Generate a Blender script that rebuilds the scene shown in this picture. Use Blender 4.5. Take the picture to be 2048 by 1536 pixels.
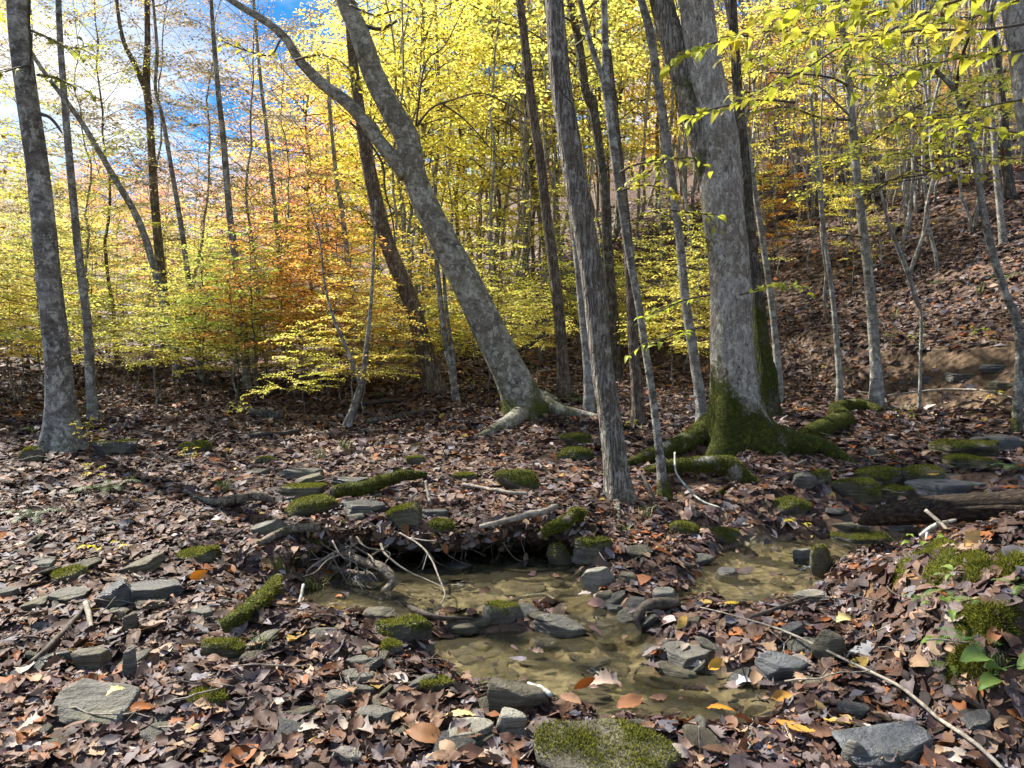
import bpy, math, random
import numpy as np
from mathutils import Vector, Matrix

# ------------------------------------------------------------------ camera, sky, sun, exposure
for o in list(bpy.data.objects):
    bpy.data.objects.remove(o)
S = bpy.context.scene
COL = S.collection
F = 1480.0
CAMH = 1.55
HOR = 700.0
PITCH = math.atan((768 - HOR) / F)
cd = bpy.data.cameras.new('camera')
cam = bpy.data.objects.new('camera', cd)
COL.objects.link(cam)
cam.location = (0, 0, CAMH)
cam.rotation_euler = (math.pi / 2 - PITCH, 0, 0)
cd.sensor_width = 36
cd.lens = 36 * F / 2048
cd.clip_start = 0.05
cd.clip_end = 3000
S.camera = cam

SUN_AZ = math.radians(-54)      # seen from above, 0 = straight ahead, negative = left
SUN_EL = math.radians(47)
W = bpy.data.worlds.new('World')
S.world = W
W.use_nodes = True
wn, wl = W.node_tree.nodes, W.node_tree.links
wn.clear()
wo = wn.new('ShaderNodeOutputWorld')
bg = wn.new('ShaderNodeBackground')
sky = wn.new('ShaderNodeTexSky')
sky.sky_type = 'NISHITA'
sky.sun_disc = False
sky.sun_elevation = SUN_EL
sky.sun_rotation = SUN_AZ
sky.air_density = 0.9
sky.dust_density = 0.1
sky.ozone_density = 4.0
SKY_STRENGTH = 0.085
bg.inputs['Strength'].default_value = SKY_STRENGTH
tc = wn.new('ShaderNodeTexCoord')
sep = wn.new('ShaderNodeSeparateXYZ')
wl.new(tc.outputs['Generated'], sep.inputs[0])
zz = wn.new('ShaderNodeMath'); zz.operation = 'MAXIMUM'; zz.inputs[1].default_value = 0.0
wl.new(sep.outputs['Z'], zz.inputs[0])
za = wn.new('ShaderNodeMath'); za.operation = 'ADD'; za.inputs[1].default_value = 0.22
wl.new(zz.outputs[0], za.inputs[0])
cv = wn.new('ShaderNodeVectorMath'); cv.operation = 'DIVIDE'
wl.new(tc.outputs['Generated'], cv.inputs[0])
cz = wn.new('ShaderNodeCombineXYZ')
for k in range(3):
    wl.new(za.outputs[0], cz.inputs[k])
wl.new(cz.outputs[0], cv.inputs[1])
mp = wn.new('ShaderNodeMapping'); mp.inputs['Location'].default_value = (0.35, 0.2, 0)
wl.new(cv.outputs[0], mp.inputs[0])
cn = wn.new('ShaderNodeTexNoise'); cn.inputs['Scale'].default_value = 1.5
cn.inputs['Detail'].default_value = 7; cn.inputs['Roughness'].default_value = 0.55
wl.new(mp.outputs[0], cn.inputs['Vector'])
cr = wn.new('ShaderNodeValToRGB')
cr.color_ramp.elements[0].position = 0.45; cr.color_ramp.elements[0].color = (0, 0, 0, 1)
cr.color_ramp.elements[1].position = 0.60; cr.color_ramp.elements[1].color = (1, 1, 1, 1)
wl.new(cn.outputs['Fac'], cr.inputs[0])
cm = wn.new('ShaderNodeMix'); cm.data_type = 'RGBA'
wl.new(cr.outputs[0], cm.inputs['Factor'])
hs_ = wn.new('ShaderNodeHueSaturation'); hs_.inputs['Saturation'].default_value = 1.35; hs_.inputs['Value'].default_value = 0.58
wl.new(sky.outputs[0], hs_.inputs['Color'])
wl.new(hs_.outputs[0], cm.inputs['A'])
cn2 = wn.new('ShaderNodeTexNoise'); cn2.inputs['Scale'].default_value = 2.6; cn2.inputs['Detail'].default_value = 6
wl.new(mp.outputs[0], cn2.inputs['Vector'])
cr2 = wn.new('ShaderNodeValToRGB')
cr2.color_ramp.elements[0].position = 0.36; cr2.color_ramp.elements[0].color = (0.52, 0.56, 0.63, 1)
cr2.color_ramp.elements[1].position = 0.62; cr2.color_ramp.elements[1].color = (1, 1.0, 1.0, 1)
wl.new(cn2.outputs['Fac'], cr2.inputs[0])
cs2 = wn.new('ShaderNodeVectorMath'); cs2.operation = 'SCALE'; cs2.inputs['Scale'].default_value = 5.4
wl.new(cr2.outputs[0], cs2.inputs[0])
wl.new(cs2.outputs[0], cm.inputs['B'])
wl.new(cm.outputs['Result'], bg.inputs['Color'])
wl.new(bg.outputs[0], wo.inputs[0])

sd = bpy.data.lights.new('sun', 'SUN')
sd.energy = 3.7
sd.angle = math.radians(0.5)
sd.color = (1.0, 0.93, 0.82)
sun = bpy.data.objects.new('sun', sd)
COL.objects.link(sun)
SDIR = Vector((math.sin(SUN_AZ) * math.cos(SUN_EL), math.cos(SUN_AZ) * math.cos(SUN_EL), math.sin(SUN_EL)))
sun.rotation_euler = SDIR.to_track_quat('Z', 'Y').to_euler()

vs = S.view_settings
vs.view_transform = 'Standard'
vs.look = 'None'
vs.gamma = 1.0
vs.exposure = 1.98
vs.use_curve_mapping = False
S.render.engine = 'CYCLES'
S.cycles.max_bounces = 5
S.cycles.diffuse_bounces = 3
S.cycles.use_adaptive_sampling = True
S.cycles.adaptive_threshold = 0.03
S.cycles.glossy_bounces = 2
S.cycles.transparent_max_bounces = 8
S.cycles.transmission_bounces = 2
S.cycles.caustics_reflective = False
S.cycles.caustics_refractive = False

# ------------------------------------------------------------------ helpers
rng = np.random.default_rng(11)
RND = random.Random(5)


def hash3(ix, iy, iz):
    h = (ix.astype(np.int64) * 374761393 + iy.astype(np.int64) * 668265263 + iz.astype(np.int64) * 2147483647 % 1274126177) & 0xFFFFFFFF
    h = ((h ^ (h >> 13)) * 1274126177) & 0xFFFFFFFF
    h = ((h ^ (h >> 16)) * 2246822519) & 0xFFFFFFFF
    return ((h ^ (h >> 15)) & 0xFFFFFF) / float(0xFFFFFF)


def vnoise(x, y, z=None):
    x = np.asarray(x, float); y = np.asarray(y, float)
    z = np.zeros_like(x) if z is None else np.asarray(z, float)
    ix, iy, iz = np.floor(x), np.floor(y), np.floor(z)
    fx, fy, fz = x - ix, y - iy, z - iz
    fx = fx * fx * (3 - 2 * fx); fy = fy * fy * (3 - 2 * fy); fz = fz * fz * (3 - 2 * fz)
    r = 0
    for a in (0, 1):
        for b in (0, 1):
            for c in (0, 1):
                w = (fx if a else 1 - fx) * (fy if b else 1 - fy) * (fz if c else 1 - fz)
                r = r + w * hash3(ix + a, iy + b, iz + c)
    return r * 2 - 1


def fbm(x, y, z=None, o=3):
    r = 0; a = 1.0; f = 1.0
    for i in range(o):
        r = r + a * vnoise(np.asarray(x) * f + 17.3 * i, np.asarray(y) * f + 5.1 * i, None if z is None else np.asarray(z) * f + 9.7 * i)
        a *= 0.5; f *= 2.03
    return r


def sstep(a, b, x):
    t = np.clip((np.asarray(x, float) - a) / (b - a), 0, 1)
    return t * t * (3 - 2 * t)


def unit(v):
    v = np.asarray(v, float)
    return v / np.maximum(np.linalg.norm(v, axis=-1, keepdims=True), 1e-9)


CP, SP = math.cos(PITCH), math.sin(PITCH)


def ray(u, v):
    cx = (u - 1024) / F; cy = -(v - 768) / F
    return np.array([cx, CP + cy * SP, -SP + cy * CP])


def at(u, v, y):
    d = ray(u, v)
    return np.array([0, 0, CAMH]) + d * (y / d[1])


def onz(u, v, z):
    d = ray(u, v)
    t = (z - CAMH) / d[2]
    return np.array([d[0] * t, d[1] * t])


def mk(name, V, quads=None, tris=None, mat=None, parent=None, smooth=True, col=None, attrs=None, link=True):
    me = bpy.data.meshes.new(name)
    V = np.asarray(V, np.float32)
    me.vertices.add(len(V)); me.vertices.foreach_set('co', V.ravel())
    li = []; ls = []; n = 0
    if quads is not None and len(quads):
        q = np.asarray(quads, np.int32); li.append(q.ravel()); ls.append(np.arange(len(q)) * 4); n = q.size
    if tris is not None and len(tris):
        t = np.asarray(tris, np.int32); li.append(t.ravel()); ls.append(n + np.arange(len(t)) * 3)
    li = np.concatenate(li); ls = np.concatenate(ls).astype(np.int32)
    me.loops.add(len(li)); me.loops.foreach_set('vertex_index', li)
    me.polygons.add(len(ls)); me.polygons.foreach_set('loop_start', ls)
    if smooth:
        me.polygons.foreach_set('use_smooth', np.ones(len(ls), bool))
    if col is not None:
        a = me.color_attributes.new('Col', 'FLOAT_COLOR', 'POINT')
        c = np.ones((len(V), 4), np.float32); c[:, :3] = col
        a.data.foreach_set('color', c.ravel())
    for k, val in (attrs or {}).items():
        a = me.attributes.new(k, 'FLOAT', 'POINT')
        a.data.foreach_set('value', np.asarray(val, np.float32))
    me.update(calc_edges=True)
    if mat is not None:
        me.materials.append(M[mat])
    if not link:
        return me
    return put(name, me, parent)


def put(name, me, parent=None, loc=None, rot=None, scale=None):
    o = bpy.data.objects.new(name, me)
    COL.objects.link(o)
    if parent is not None:
        o.parent = parent
    if loc is not None: o.location = loc
    if rot is not None: o.rotation_euler = rot
    if scale is not None: o.scale = (scale,) * 3 if np.isscalar(scale) else scale
    return o


def thing(name, label, cat, loc=(0, 0, 0), group=None):
    o = bpy.data.objects.new(name, None)
    COL.objects.link(o); o.location = loc; o.empty_display_size = 0.1
    return tag(o, label, cat, group)


def tag(o, label, cat, group=None):
    o['label'] = label; o['category'] = cat
    if group: o['group'] = group
    return o


def ordinals(pref):
    g_ = {}
    for o in COL.objects:
        if o.parent is None and 'label' in o and 'group' in o and o.name.split('.')[0] in pref: g_.setdefault(o['label'], []).append(o)
    W_ = ['leftmost', 'second from left', 'third from left', 'fourth from left', 'fifth from left', 'sixth from left', 'seventh from left', 'eighth from left', 'ninth from left', 'tenth from left', 'eleventh from left', 'twelfth from left']
    for lab, os_ in g_.items():
        if 1 < len(os_) <= 12:
            os_.sort(key=lambda o: o.location.x / o.location.y)
            for k, o in enumerate(os_):
                w_ = 'rightmost' if k == len(os_) - 1 else W_[k]
                if len((lab + ' ' + w_).split()) <= 16: o['label'] = f'{lab}, {w_}'


def catmull(P, n):
    P = np.asarray(P, float)
    if len(P) == 2:
        t = np.linspace(0, 1, n)[:, None]
        return P[0] * (1 - t) + P[1] * t
    d = np.concatenate([[0], np.cumsum(np.maximum(np.linalg.norm(np.diff(P[:, :3], axis=0), axis=1), 1e-6))])
    Q = np.vstack([2 * P[0] - P[1], P, 2 * P[-1] - P[-2]])
    s = np.linspace(0, d[-1], n)
    i = np.clip(np.searchsorted(d, s, side='right') - 1, 0, len(P) - 2)
    t = ((s - d[i]) / (d[i + 1] - d[i]))[:, None]
    a, b, c, e = Q[i], Q[i + 1], Q[i + 2], Q[i + 3]
    return 0.5 * (2 * b + (c - a) * t + (2 * a - 5 * b + 4 * c - e) * t ** 2 + (3 * b - a - 3 * c + e) * t ** 3)


def tube(P, R, seg=8, rough=None, off=0):
    """P (n,3), R (n,): quads tube closed at both ends by tiny fans. rough(theta, s, i)->radius factor"""
    P = np.asarray(P, float); R = np.asarray(R, float); n = len(P)
    T = unit(np.gradient(P, axis=0))
    ref = np.array([1.0, 0, 0]) if abs(T[0][0]) < 0.8 else np.array([0, 1.0, 0])
    U = np.zeros((n, 3)); u = ref
    for i in range(n):
        u = u - T[i] * np.dot(u, T[i]); u = u / max(np.linalg.norm(u), 1e-9); U[i] = u
    B = np.cross(T, U)
    th = np.linspace(0, 2 * np.pi, seg, endpoint=False)
    c, s = np.cos(th), np.sin(th)
    rr = np.repeat(R[:, None], seg, 1)
    if rough is not None:
        L = np.concatenate([[0], np.cumsum(np.linalg.norm(np.diff(P, axis=0), axis=1))])
        rr = rr * rough(np.broadcast_to(th[None], rr.shape), np.broadcast_to(L[:, None], rr.shape))
    V = P[:, None, :] + rr[..., None] * (c[None, :, None] * U[:, None, :] + s[None, :, None] * B[:, None, :])
    V = V.reshape(-1, 3)
    i = np.arange(n - 1)[:, None]; j = np.arange(seg)[None, :]; jn = (j + 1) % seg
    Q = np.stack([i * seg + j, i * seg + jn, (i + 1) * seg + jn, (i + 1) * seg + j], -1).reshape(-1, 4)
    V = np.vstack([V, P[0], P[-1]])
    a, b = n * seg, n * seg + 1
    jj = np.arange(seg); jx = (jj + 1) % seg
    Tt = np.vstack([np.stack([np.full(seg, a), jx, jj], 1), np.stack([np.full(seg, b), (n - 1) * seg + jj, (n - 1) * seg + jx], 1)])
    return V, Q + off, Tt + off


class MB:
    def __init__(s): s.V = []; s.Q = []; s.T = []; s.n = 0
    def add(s, V, Q=None, T=None):
        s.V.append(V)
        if Q is not None and len(Q): s.Q.append(np.asarray(Q) + s.n)
        if T is not None and len(T): s.T.append(np.asarray(T) + s.n)
        s.n += len(V)
    def tube(s, P, R, seg=5, rough=None): s.add(*tube(P, R, seg, rough))
    def get(s):
        return np.vstack(s.V), (np.vstack(s.Q) if s.Q else None), (np.vstack(s.T) if s.T else None)


# ------------------------------------------------------------------ materials
M = {}


class N:
    def __init__(s, name):
        m = bpy.data.materials.new(name); m.use_nodes = True; M[name] = m
        s.t = m.node_tree; s.t.nodes.clear(); s.m = m
        s.out = s.new('ShaderNodeOutputMaterial')
    def new(s, typ, **kw):
        n = s.t.nodes.new(typ)
        for k, v in kw.items(): setattr(n, k, v)
        return n
    def l(s, a, b): s.t.links.new(a, b)
    def val(s, sock, v):
        if hasattr(v, 'is_linked') or hasattr(v, 'links'): s.l(v, sock)
        else: sock.default_value = v
    def coord(s, scale=(1, 1, 1), kind='Object'):
        c = s.new('ShaderNodeTexCoord'); m = s.new('ShaderNodeMapping'); m.inputs['Scale'].default_value = scale
        s.l(c.outputs[kind], m.inputs[0]); return m.outputs[0]
    def noise(s, vec, scale, detail=4, rough=0.55, dist=0.0):
        n = s.new('ShaderNodeTexNoise'); s.l(vec, n.inputs['Vector'])
        n.inputs['Scale'].default_value = scale; n.inputs['Detail'].default_value = detail
        n.inputs['Roughness'].default_value = rough; n.inputs['Distortion'].default_value = dist
        return n.outputs['Fac']
    def vor(s, vec, scale, feature='F1', out='Distance'):
        n = s.new('ShaderNodeTexVoronoi', feature=feature); s.l(vec, n.inputs['Vector']); n.inputs['Scale'].default_value = scale
        return n.outputs[out]
    def ramp(s, fac, stops):
        r = s.new('ShaderNodeValToRGB'); s.l(fac, r.inputs[0]); e = r.color_ramp.elements
        while len(e) < len(stops): e.new(0.5)
        for k, (p, c) in enumerate(stops):
            e[k].position = p; e[k].color = (c, c, c, 1) if np.isscalar(c) else (*c, 1)
        return r.outputs[0]
    def mix(s, f, a, b, blend='MIX'):
        n = s.new('ShaderNodeMix', data_type='RGBA', blend_type=blend)
        for nm, v in (('Factor', f), ('A', a), ('B', b)):
            sock = [i for i in n.inputs if i.name == nm and i.enabled][0]
            if isinstance(v, bpy.types.NodeSocket): s.l(v, sock)
            elif nm == 'Factor': sock.default_value = v
            else: sock.default_value = (*v, 1) if len(v) == 3 else v
        return [o for o in n.outputs if o.enabled][0]
    def math(s, op, a, b=0.0, clamp=False):
        n = s.new('ShaderNodeMath', operation=op, use_clamp=clamp)
        for i, v in enumerate((a, b)):
            if isinstance(v, bpy.types.NodeSocket): s.l(v, n.inputs[i])
            else: n.inputs[i].default_value = v
        return n.outputs[0]
    def attr(s, name, out='Fac'):
        n = s.new('ShaderNodeAttribute', attribute_name=name); return n.outputs[out]
    def bump(s, h, strength=0.5, dist=0.02):
        n = s.new('ShaderNodeBump'); s.l(h, n.inputs['Height']); n.inputs['Strength'].default_value = strength
        n.inputs['Distance'].default_value = dist; return n.outputs[0]
    def bsdf(s, col, rough=0.7, spec=0.3, normal=None):
        b = s.new('ShaderNodeBsdfPrincipled')
        for nm, v in (('Base Color', col), ('Roughness', rough), ('Specular IOR Level', spec)):
            if isinstance(v, bpy.types.NodeSocket): s.l(v, b.inputs[nm])
            else: b.inputs[nm].default_value = (*v, 1) if nm == 'Base Color' else v
        if normal is not None: s.l(normal, b.inputs['Normal'])
        return b
    def end(s, sh): s.l(sh.outputs[0] if hasattr(sh, 'outputs') else sh, s.out.inputs['Surface'])


MOSS_A, MOSS_B = (0.034, 0.042, 0.008), (0.22, 0.235, 0.032)


def moss_over(n, col, vec, scale=30):
    f = n.attr('moss')
    nz = n.noise(vec, scale, 4, 0.7)
    mc = n.ramp(nz, [(0.3, MOSS_A), (0.55, (0.075, 0.088, 0.014)), (0.75, MOSS_B)])
    fac = n.math('MULTIPLY', n.math('SUBTRACT', n.math('ADD', f, n.math('MULTIPLY', n.math('ADD', nz, n.noise(vec, 6, 4, 0.7)), 0.75)), 1.2), 3.2, True)
    return n.mix(fac, col, mc), fac


def bark(name, c0, c1, c2, kind):
    n = N(name)
    v = n.coord()
    if kind == 'furrow':
        vs_ = n.coord((26, 26, 3.2)); h0 = n.noise(vs_, 1.6, 5, 0.62, 0.6); fine = n.noise(v, 60, 3)
        wv = n.coord((1, 1, 1)); ad = n.new('ShaderNodeVectorMath', operation='MULTIPLY_ADD')
        nzc = n.new('ShaderNodeTexNoise'); n.l(wv, nzc.inputs['Vector']); nzc.inputs['Scale'].default_value = 6.0
        n.l(nzc.outputs['Color'], ad.inputs[0]); ad.inputs[1].default_value = (0.05, 0.05, 0.25); n.l(wv, ad.inputs[2])
        mpp = n.new('ShaderNodeMapping'); mpp.inputs['Scale'].default_value = (30, 30, 3.0); n.l(ad.outputs[0], mpp.inputs[0])
        ck = n.ramp(n.vor(mpp.outputs[0], 1.0, 'DISTANCE_TO_EDGE'), [(0.0, 0.0), (0.28, 1.0)])
        h = n.math('MULTIPLY', n.math('ADD', h0, 0.25), n.math('ADD', n.math('MULTIPLY', ck, 0.7), 0.3))
        col = n.ramp(h, [(0.22, c0), (0.48, c1), (0.80, c2)])
    elif kind == 'flake':
        vs_ = n.coord((9, 9, 2.4)); h0 = n.noise(vs_, 2.2, 6, 0.7, 1.2); fine = n.noise(v, 45, 4)
        ad = n.new('ShaderNodeVectorMath', operation='MULTIPLY_ADD')
        nzc = n.new('ShaderNodeTexNoise'); n.l(v, nzc.inputs['Vector']); nzc.inputs['Scale'].default_value = 7.0; nzc.inputs['Detail'].default_value = 4
        n.l(nzc.outputs['Color'], ad.inputs[0]); ad.inputs[1].default_value = (0.16, 0.16, 0.5); n.l(v, ad.inputs[2])
        mpp = n.new('ShaderNodeMapping'); mpp.inputs['Scale'].default_value = (15, 15, 3.0); n.l(ad.outputs[0], mpp.inputs[0])
        ck = n.ramp(n.vor(mpp.outputs[0], 1.0, 'DISTANCE_TO_EDGE'), [(0.0, 0.0), (0.10, 1.0)])
        h = n.math('MULTIPLY', n.math('ADD', h0, 0.2), n.math('ADD', n.math('MULTIPLY', ck, 0.35), 0.65))
        col = n.ramp(h, [(0.28, c0), (0.52, c1), (0.82, c2)])
    else:
        vs_ = n.coord((5, 5, 9)); h = n.noise(vs_, 1.1, 5, 0.65, 0.8); fine = n.noise(v, 50, 4)
        col = n.ramp(h, [(0.34, c0), (0.5, c1), (0.66, c2)])
        cre = n.ramp(n.noise(n.coord((3.5, 3.5, 20)), 1.0, 3, 0.5, 1.2), [(0.395, 0.0), (0.41, 1.0), (0.425, 0.0)])
        col = n.mix(n.math('MULTIPLY', cre, 0.75), col, (c0[0] * 0.45, c0[1] * 0.45, c0[2] * 0.45))
        h = n.math('SUBTRACT', h, n.math('MULTIPLY', cre, 0.35))
    big = n.noise(v, 2.5, 3)
    col = n.mix(n.ramp(big, [(0.42, 0.0), (0.62, 0.7)]), col, (c1[0] * 0.62, c1[1] * 0.55, c1[2] * 0.46))
    pl = n.ramp(n.noise(n.coord((1.6, 1.6, 0.8)), 1.7, 5, 0.7), [(0.54, 0.0), (0.64, 0.65)])
    col = n.mix(pl, col, n.mix(0.5, col, (c2[0] * 1.15, c2[1] * 1.15, c2[2] * 1.12)))
    lich = n.ramp(n.noise(n.coord((7, 7, 5)), 1.8, 5, 0.75), [(0.52, 0.0), (0.58, 1.0)])
    dk = n.ramp(n.noise(n.coord((6, 6, 10) if kind == 'smooth' else (12, 12, 5)), 1.5, 5, 0.75, 1.5), [(0.36, 0.8), (0.45, 0.0)])
    col = n.mix(dk, col, (c0[0] * 0.5, c0[1] * 0.5, c0[2] * 0.48))
    col = n.mix(n.math('MULTIPLY', lich, 0.6), col, (min(1, c2[0] * 1.35), min(1, c2[1] * 1.38), min(1, c2[2] * 1.3)))
    col = n.mix(0.5, col, n.ramp(fine, [(0.3, 0.35), (0.7, 1.0)]), 'MULTIPLY')
    col, mf = moss_over(n, col, v, 24)
    hh = n.math('ADD', h, n.math('MULTIPLY', fine, 0.35))
    hh = n.math('ADD', hh, n.math('MULTIPLY', mf, n.noise(v, 70, 3)))
    n.end(n.bsdf(col, 0.85, 0.2, n.bump(hh, 1.0 if kind != 'smooth' else 0.8, 0.06 if kind != 'smooth' else 0.025)))


bark('bark_beech', (0.09, 0.088, 0.07), (0.26, 0.25, 0.21), (0.44, 0.43, 0.375), 'smooth')
bark('bark_ash', (0.10, 0.089, 0.075), (0.28, 0.26, 0.225), (0.45, 0.42, 0.375), 'furrow')
bark('bark_maple', (0.14, 0.126, 0.105), (0.42, 0.39, 0.345), (0.66, 0.63, 0.575), 'flake')
bark('bark_dark', (0.06, 0.053, 0.046), (0.15, 0.135, 0.118), (0.27, 0.25, 0.225), 'furrow')
bark('bark_brown', (0.09, 0.070, 0.056), (0.23, 0.185, 0.145), (0.36, 0.30, 0.245), 'furrow')
bark('bark_mottle', (0.075, 0.071, 0.064), (0.20, 0.194, 0.177), (0.42, 0.42, 0.39), 'smooth')
bark('bark_pale', (0.13, 0.125, 0.112), (0.28, 0.27, 0.25), (0.44, 0.43, 0.40), 'smooth')
bark('bark_root', (0.10, 0.078, 0.058), (0.24, 0.20, 0.155), (0.40, 0.345, 0.28), 'flake')

# leaf materials: colour of the object, varied per leaf
def leafmat(name, attr=False, trans=0.45, rough=0.5, spec=0.35, jit=(0.06, 0.75), brown=0.07, veins=False):
    n = N(name)
    if attr:
        base = n.attr('Col', 'Color')
    else:
        oi = n.new('ShaderNodeObjectInfo'); base = oi.outputs['Color']
    geo = n.new('ShaderNodeNewGeometry')
    ri = geo.outputs['Random Per Island']
    if jit:
        r2 = n.math('FRACT', n.math('MULTIPLY', ri, 37.17)); r3 = n.math('FRACT', n.math('MULTIPLY', ri, 91.7))
        hs = n.new('ShaderNodeHueSaturation')
        n.l(n.math('ADD', n.math('MULTIPLY', ri, jit[0]), 0.5 - jit[0] / 2), hs.inputs['Hue'])
        n.l(n.math('ADD', n.math('MULTIPLY', r2, jit[1]), 1 - jit[1] / 2), hs.inputs['Value'])
        hs.inputs['Saturation'].default_value = 1.0
        n.l(base, hs.inputs['Color'])
        base = n.mix(n.math('GREATER_THAN', r3, 1 - brown), hs.outputs[0], (0.20, 0.085, 0.02))
    v = n.coord((1, 1, 1))
    if veins:
        base = n.mix(0.55, base, n.ramp(n.noise(v, 45, 4, 0.65), [(0.3, 0.45), (0.7, 1.1)]), 'MULTIPLY')
    b = n.bsdf(base, rough, spec)
    if trans > 0:
        tr = n.new('ShaderNodeBsdfTranslucent'); n.l(base, tr.inputs['Color'])
        mx = n.new('ShaderNodeMixShader'); mx.inputs[0].default_value = trans
        n.l(b.outputs[0], mx.inputs[1]); n.l(tr.outputs[0], mx.inputs[2]); n.end(mx)
    else:
        n.end(b)


leafmat('leaf_tree', trans=0.55, jit=(0.05, 0.6), brown=0.05)
leafmat('leaf_near', trans=0.5, jit=None, veins=True)
leafmat('leaf_litter', attr=True, trans=0.12, rough=0.6, spec=0.18, jit=None, veins=True)
leafmat('leaf_fallen', trans=0.12, rough=0.6, spec=0.18, jit=None, veins=True)
leafmat('fern_green', trans=0.35, rough=0.5, spec=0.3, jit=None, veins=True)

# moss blades
n = N('moss_blade')
geo = n.new('ShaderNodeNewGeometry')
c = n.ramp(geo.outputs['Random Per Island'], [(0.0, (0.025, 0.030, 0.007)), (0.55, (0.15, 0.165, 0.024)), (1.0, (0.36, 0.35, 0.055))])
b_ = n.bsdf(c, 0.7, 0.15); tr = n.new('ShaderNodeBsdfTranslucent'); n.l(c, tr.inputs['Color'])
mx = n.new('ShaderNodeMixShader'); mx.inputs[0].default_value = 0.35
n.l(b_.outputs[0], mx.inputs[1]); n.l(tr.outputs[0], mx.inputs[2]); n.end(mx)

# grass blades
n = N('grass_blade')
geo = n.new('ShaderNodeNewGeometry')
c = n.ramp(geo.outputs['Random Per Island'], [(0.0, (0.06, 0.09, 0.018)), (0.6, (0.15, 0.19, 0.045)), (1.0, (0.33, 0.30, 0.12))])
n.end(n.bsdf(c, 0.55, 0.3))

# soil / ground
n = N('ground_soil')
v = n.coord()
big = n.noise(v, 0.6, 4); mid = n.noise(v, 6, 5, 0.7); vo = n.vor(v, 13, out='Color')
sepc = n.new('ShaderNodeSeparateColor'); n.l(vo, sepc.inputs[0])
leafy = n.ramp(sepc.outputs[0], [(0.0, (0.030, 0.019, 0.014)), (0.35, (0.075, 0.044, 0.030)), (0.6, (0.12, 0.075, 0.052)), (0.85, (0.17, 0.115, 0.085)), (1.0, (0.22, 0.12, 0.055))])
col = n.mix(0.6, leafy, n.ramp(mid, [(0.3, 0.25), (0.72, 1.0)]), 'MULTIPLY')
soil = n.ramp(mid, [(0.3, (0.045, 0.030, 0.018)), (0.55, (0.12, 0.078, 0.045)), (0.75, (0.21, 0.145, 0.085))])
col = n.mix(n.attr('soil'), col, soil)
bed = n.ramp(n.noise(v, 16, 5, 0.7, 0.4), [(0.3, (0.07, 0.060, 0.036)), (0.5, (0.17, 0.148, 0.09)), (0.7, (0.28, 0.245, 0.155))])
col = n.mix(n.attr('bed'), col, bed)
h = n.math('ADD', n.vor(v, 13), n.math('MULTIPLY', mid, 0.6))
n.end(n.bsdf(col, 0.8, 0.25, n.bump(h, 0.8, 0.04)))

n = N('bank_soil')
v = n.coord()
m1 = n.noise(v, 9, 6, 0.72, 0.5)
col = n.ramp(m1, [(0.3, (0.018, 0.012, 0.008)), (0.55, (0.05, 0.034, 0.021)), (0.78, (0.11, 0.08, 0.05))])
col, mf = moss_over(n, col, v, 26)
n.end(n.bsdf(col, 0.9, 0.15, n.bump(n.math('ADD', m1, n.noise(v, 60, 3)), 1.0, 0.03)))

# rocks
def rockmat(name, c0, c1, c2, rough=0.75, spec=0.3):
    n = N(name)
    v = n.coord()
    strat = n.noise(n.coord((3, 3, 26)), 1.6, 5, 0.6, 0.5)
    sp = n.noise(v, 55, 4, 0.75); bl = n.noise(v, 5, 4, 0.6)
    col = n.ramp(n.math('ADD', n.math('MULTIPLY', strat, 0.5), n.math('MULTIPLY', bl, 0.5)), [(0.36, c0), (0.5, c1), (0.64, c2)])
    col = n.mix(0.65, col, n.ramp(sp, [(0.3, 0.5), (0.65, 1.0)]), 'MULTIPLY')
    li = n.ramp(n.noise(v, 14, 5, 0.8), [(0.60, 0.0), (0.66, 0.75)])
    col = n.mix(li, col, (c2[0] * 1.3, c2[1] * 1.32, c2[2] * 1.22))
    ol = n.ramp(n.noise(v, 3.4, 4, 0.7), [(0.48, 0.0), (0.68, 0.6)])
    col = n.mix(ol, col, (0.115, 0.115, 0.05))
    col, mf = moss_over(n, col, v, 30)
    hh = n.math('ADD', n.math('ADD', strat, n.math('MULTIPLY', sp, 0.4)), n.math('MULTIPLY', mf, n.noise(v, 80, 3)))
    n.end(n.bsdf(col, rough, spec, n.bump(hh, 1.0, 0.035)))


rockmat('rock_grey', (0.075, 0.071, 0.060), (0.15, 0.143, 0.122), (0.25, 0.24, 0.21))
rockmat('rock_brown', (0.06, 0.053, 0.036), (0.125, 0.112, 0.08), (0.21, 0.19, 0.145))
rockmat('rock_dark', (0.035, 0.036, 0.038), (0.075, 0.076, 0.078), (0.14, 0.14, 0.138), 0.38, 0.5)
rockmat('rock_blue', (0.05, 0.057, 0.064), (0.11, 0.121, 0.132), (0.19, 0.20, 0.21), 0.45, 0.5)
rockmat('rock_pale', (0.15, 0.142, 0.115), (0.27, 0.258, 0.215), (0.40, 0.385, 0.33))
rockmat('shale', (0.075, 0.066, 0.045), (0.15, 0.132, 0.092), (0.22, 0.20, 0.145), 0.5, 0.4)

# sticks
def stickmat(name, c0, c1):
    n = N(name); v = n.coord((18, 18, 18)); nz = n.noise(v, 1.5, 5, 0.7)
    col = n.ramp(nz, [(0.35, c0), (0.65, c1)])
    n.end(n.bsdf(col, 0.8, 0.2, n.bump(nz, 0.6, 0.01)))


stickmat('stick_pale', (0.11, 0.092, 0.07), (0.37, 0.335, 0.28))
stickmat('stick_dark', (0.022, 0.018, 0.014), (0.095, 0.078, 0.062))
stickmat('stick_lichen', (0.16, 0.15, 0.12), (0.55, 0.58, 0.52))
stickmat('twig_bark', (0.05, 0.042, 0.034), (0.13, 0.11, 0.09))
stickmat('twig_pale', (0.12, 0.11, 0.095), (0.30, 0.285, 0.255))

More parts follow.
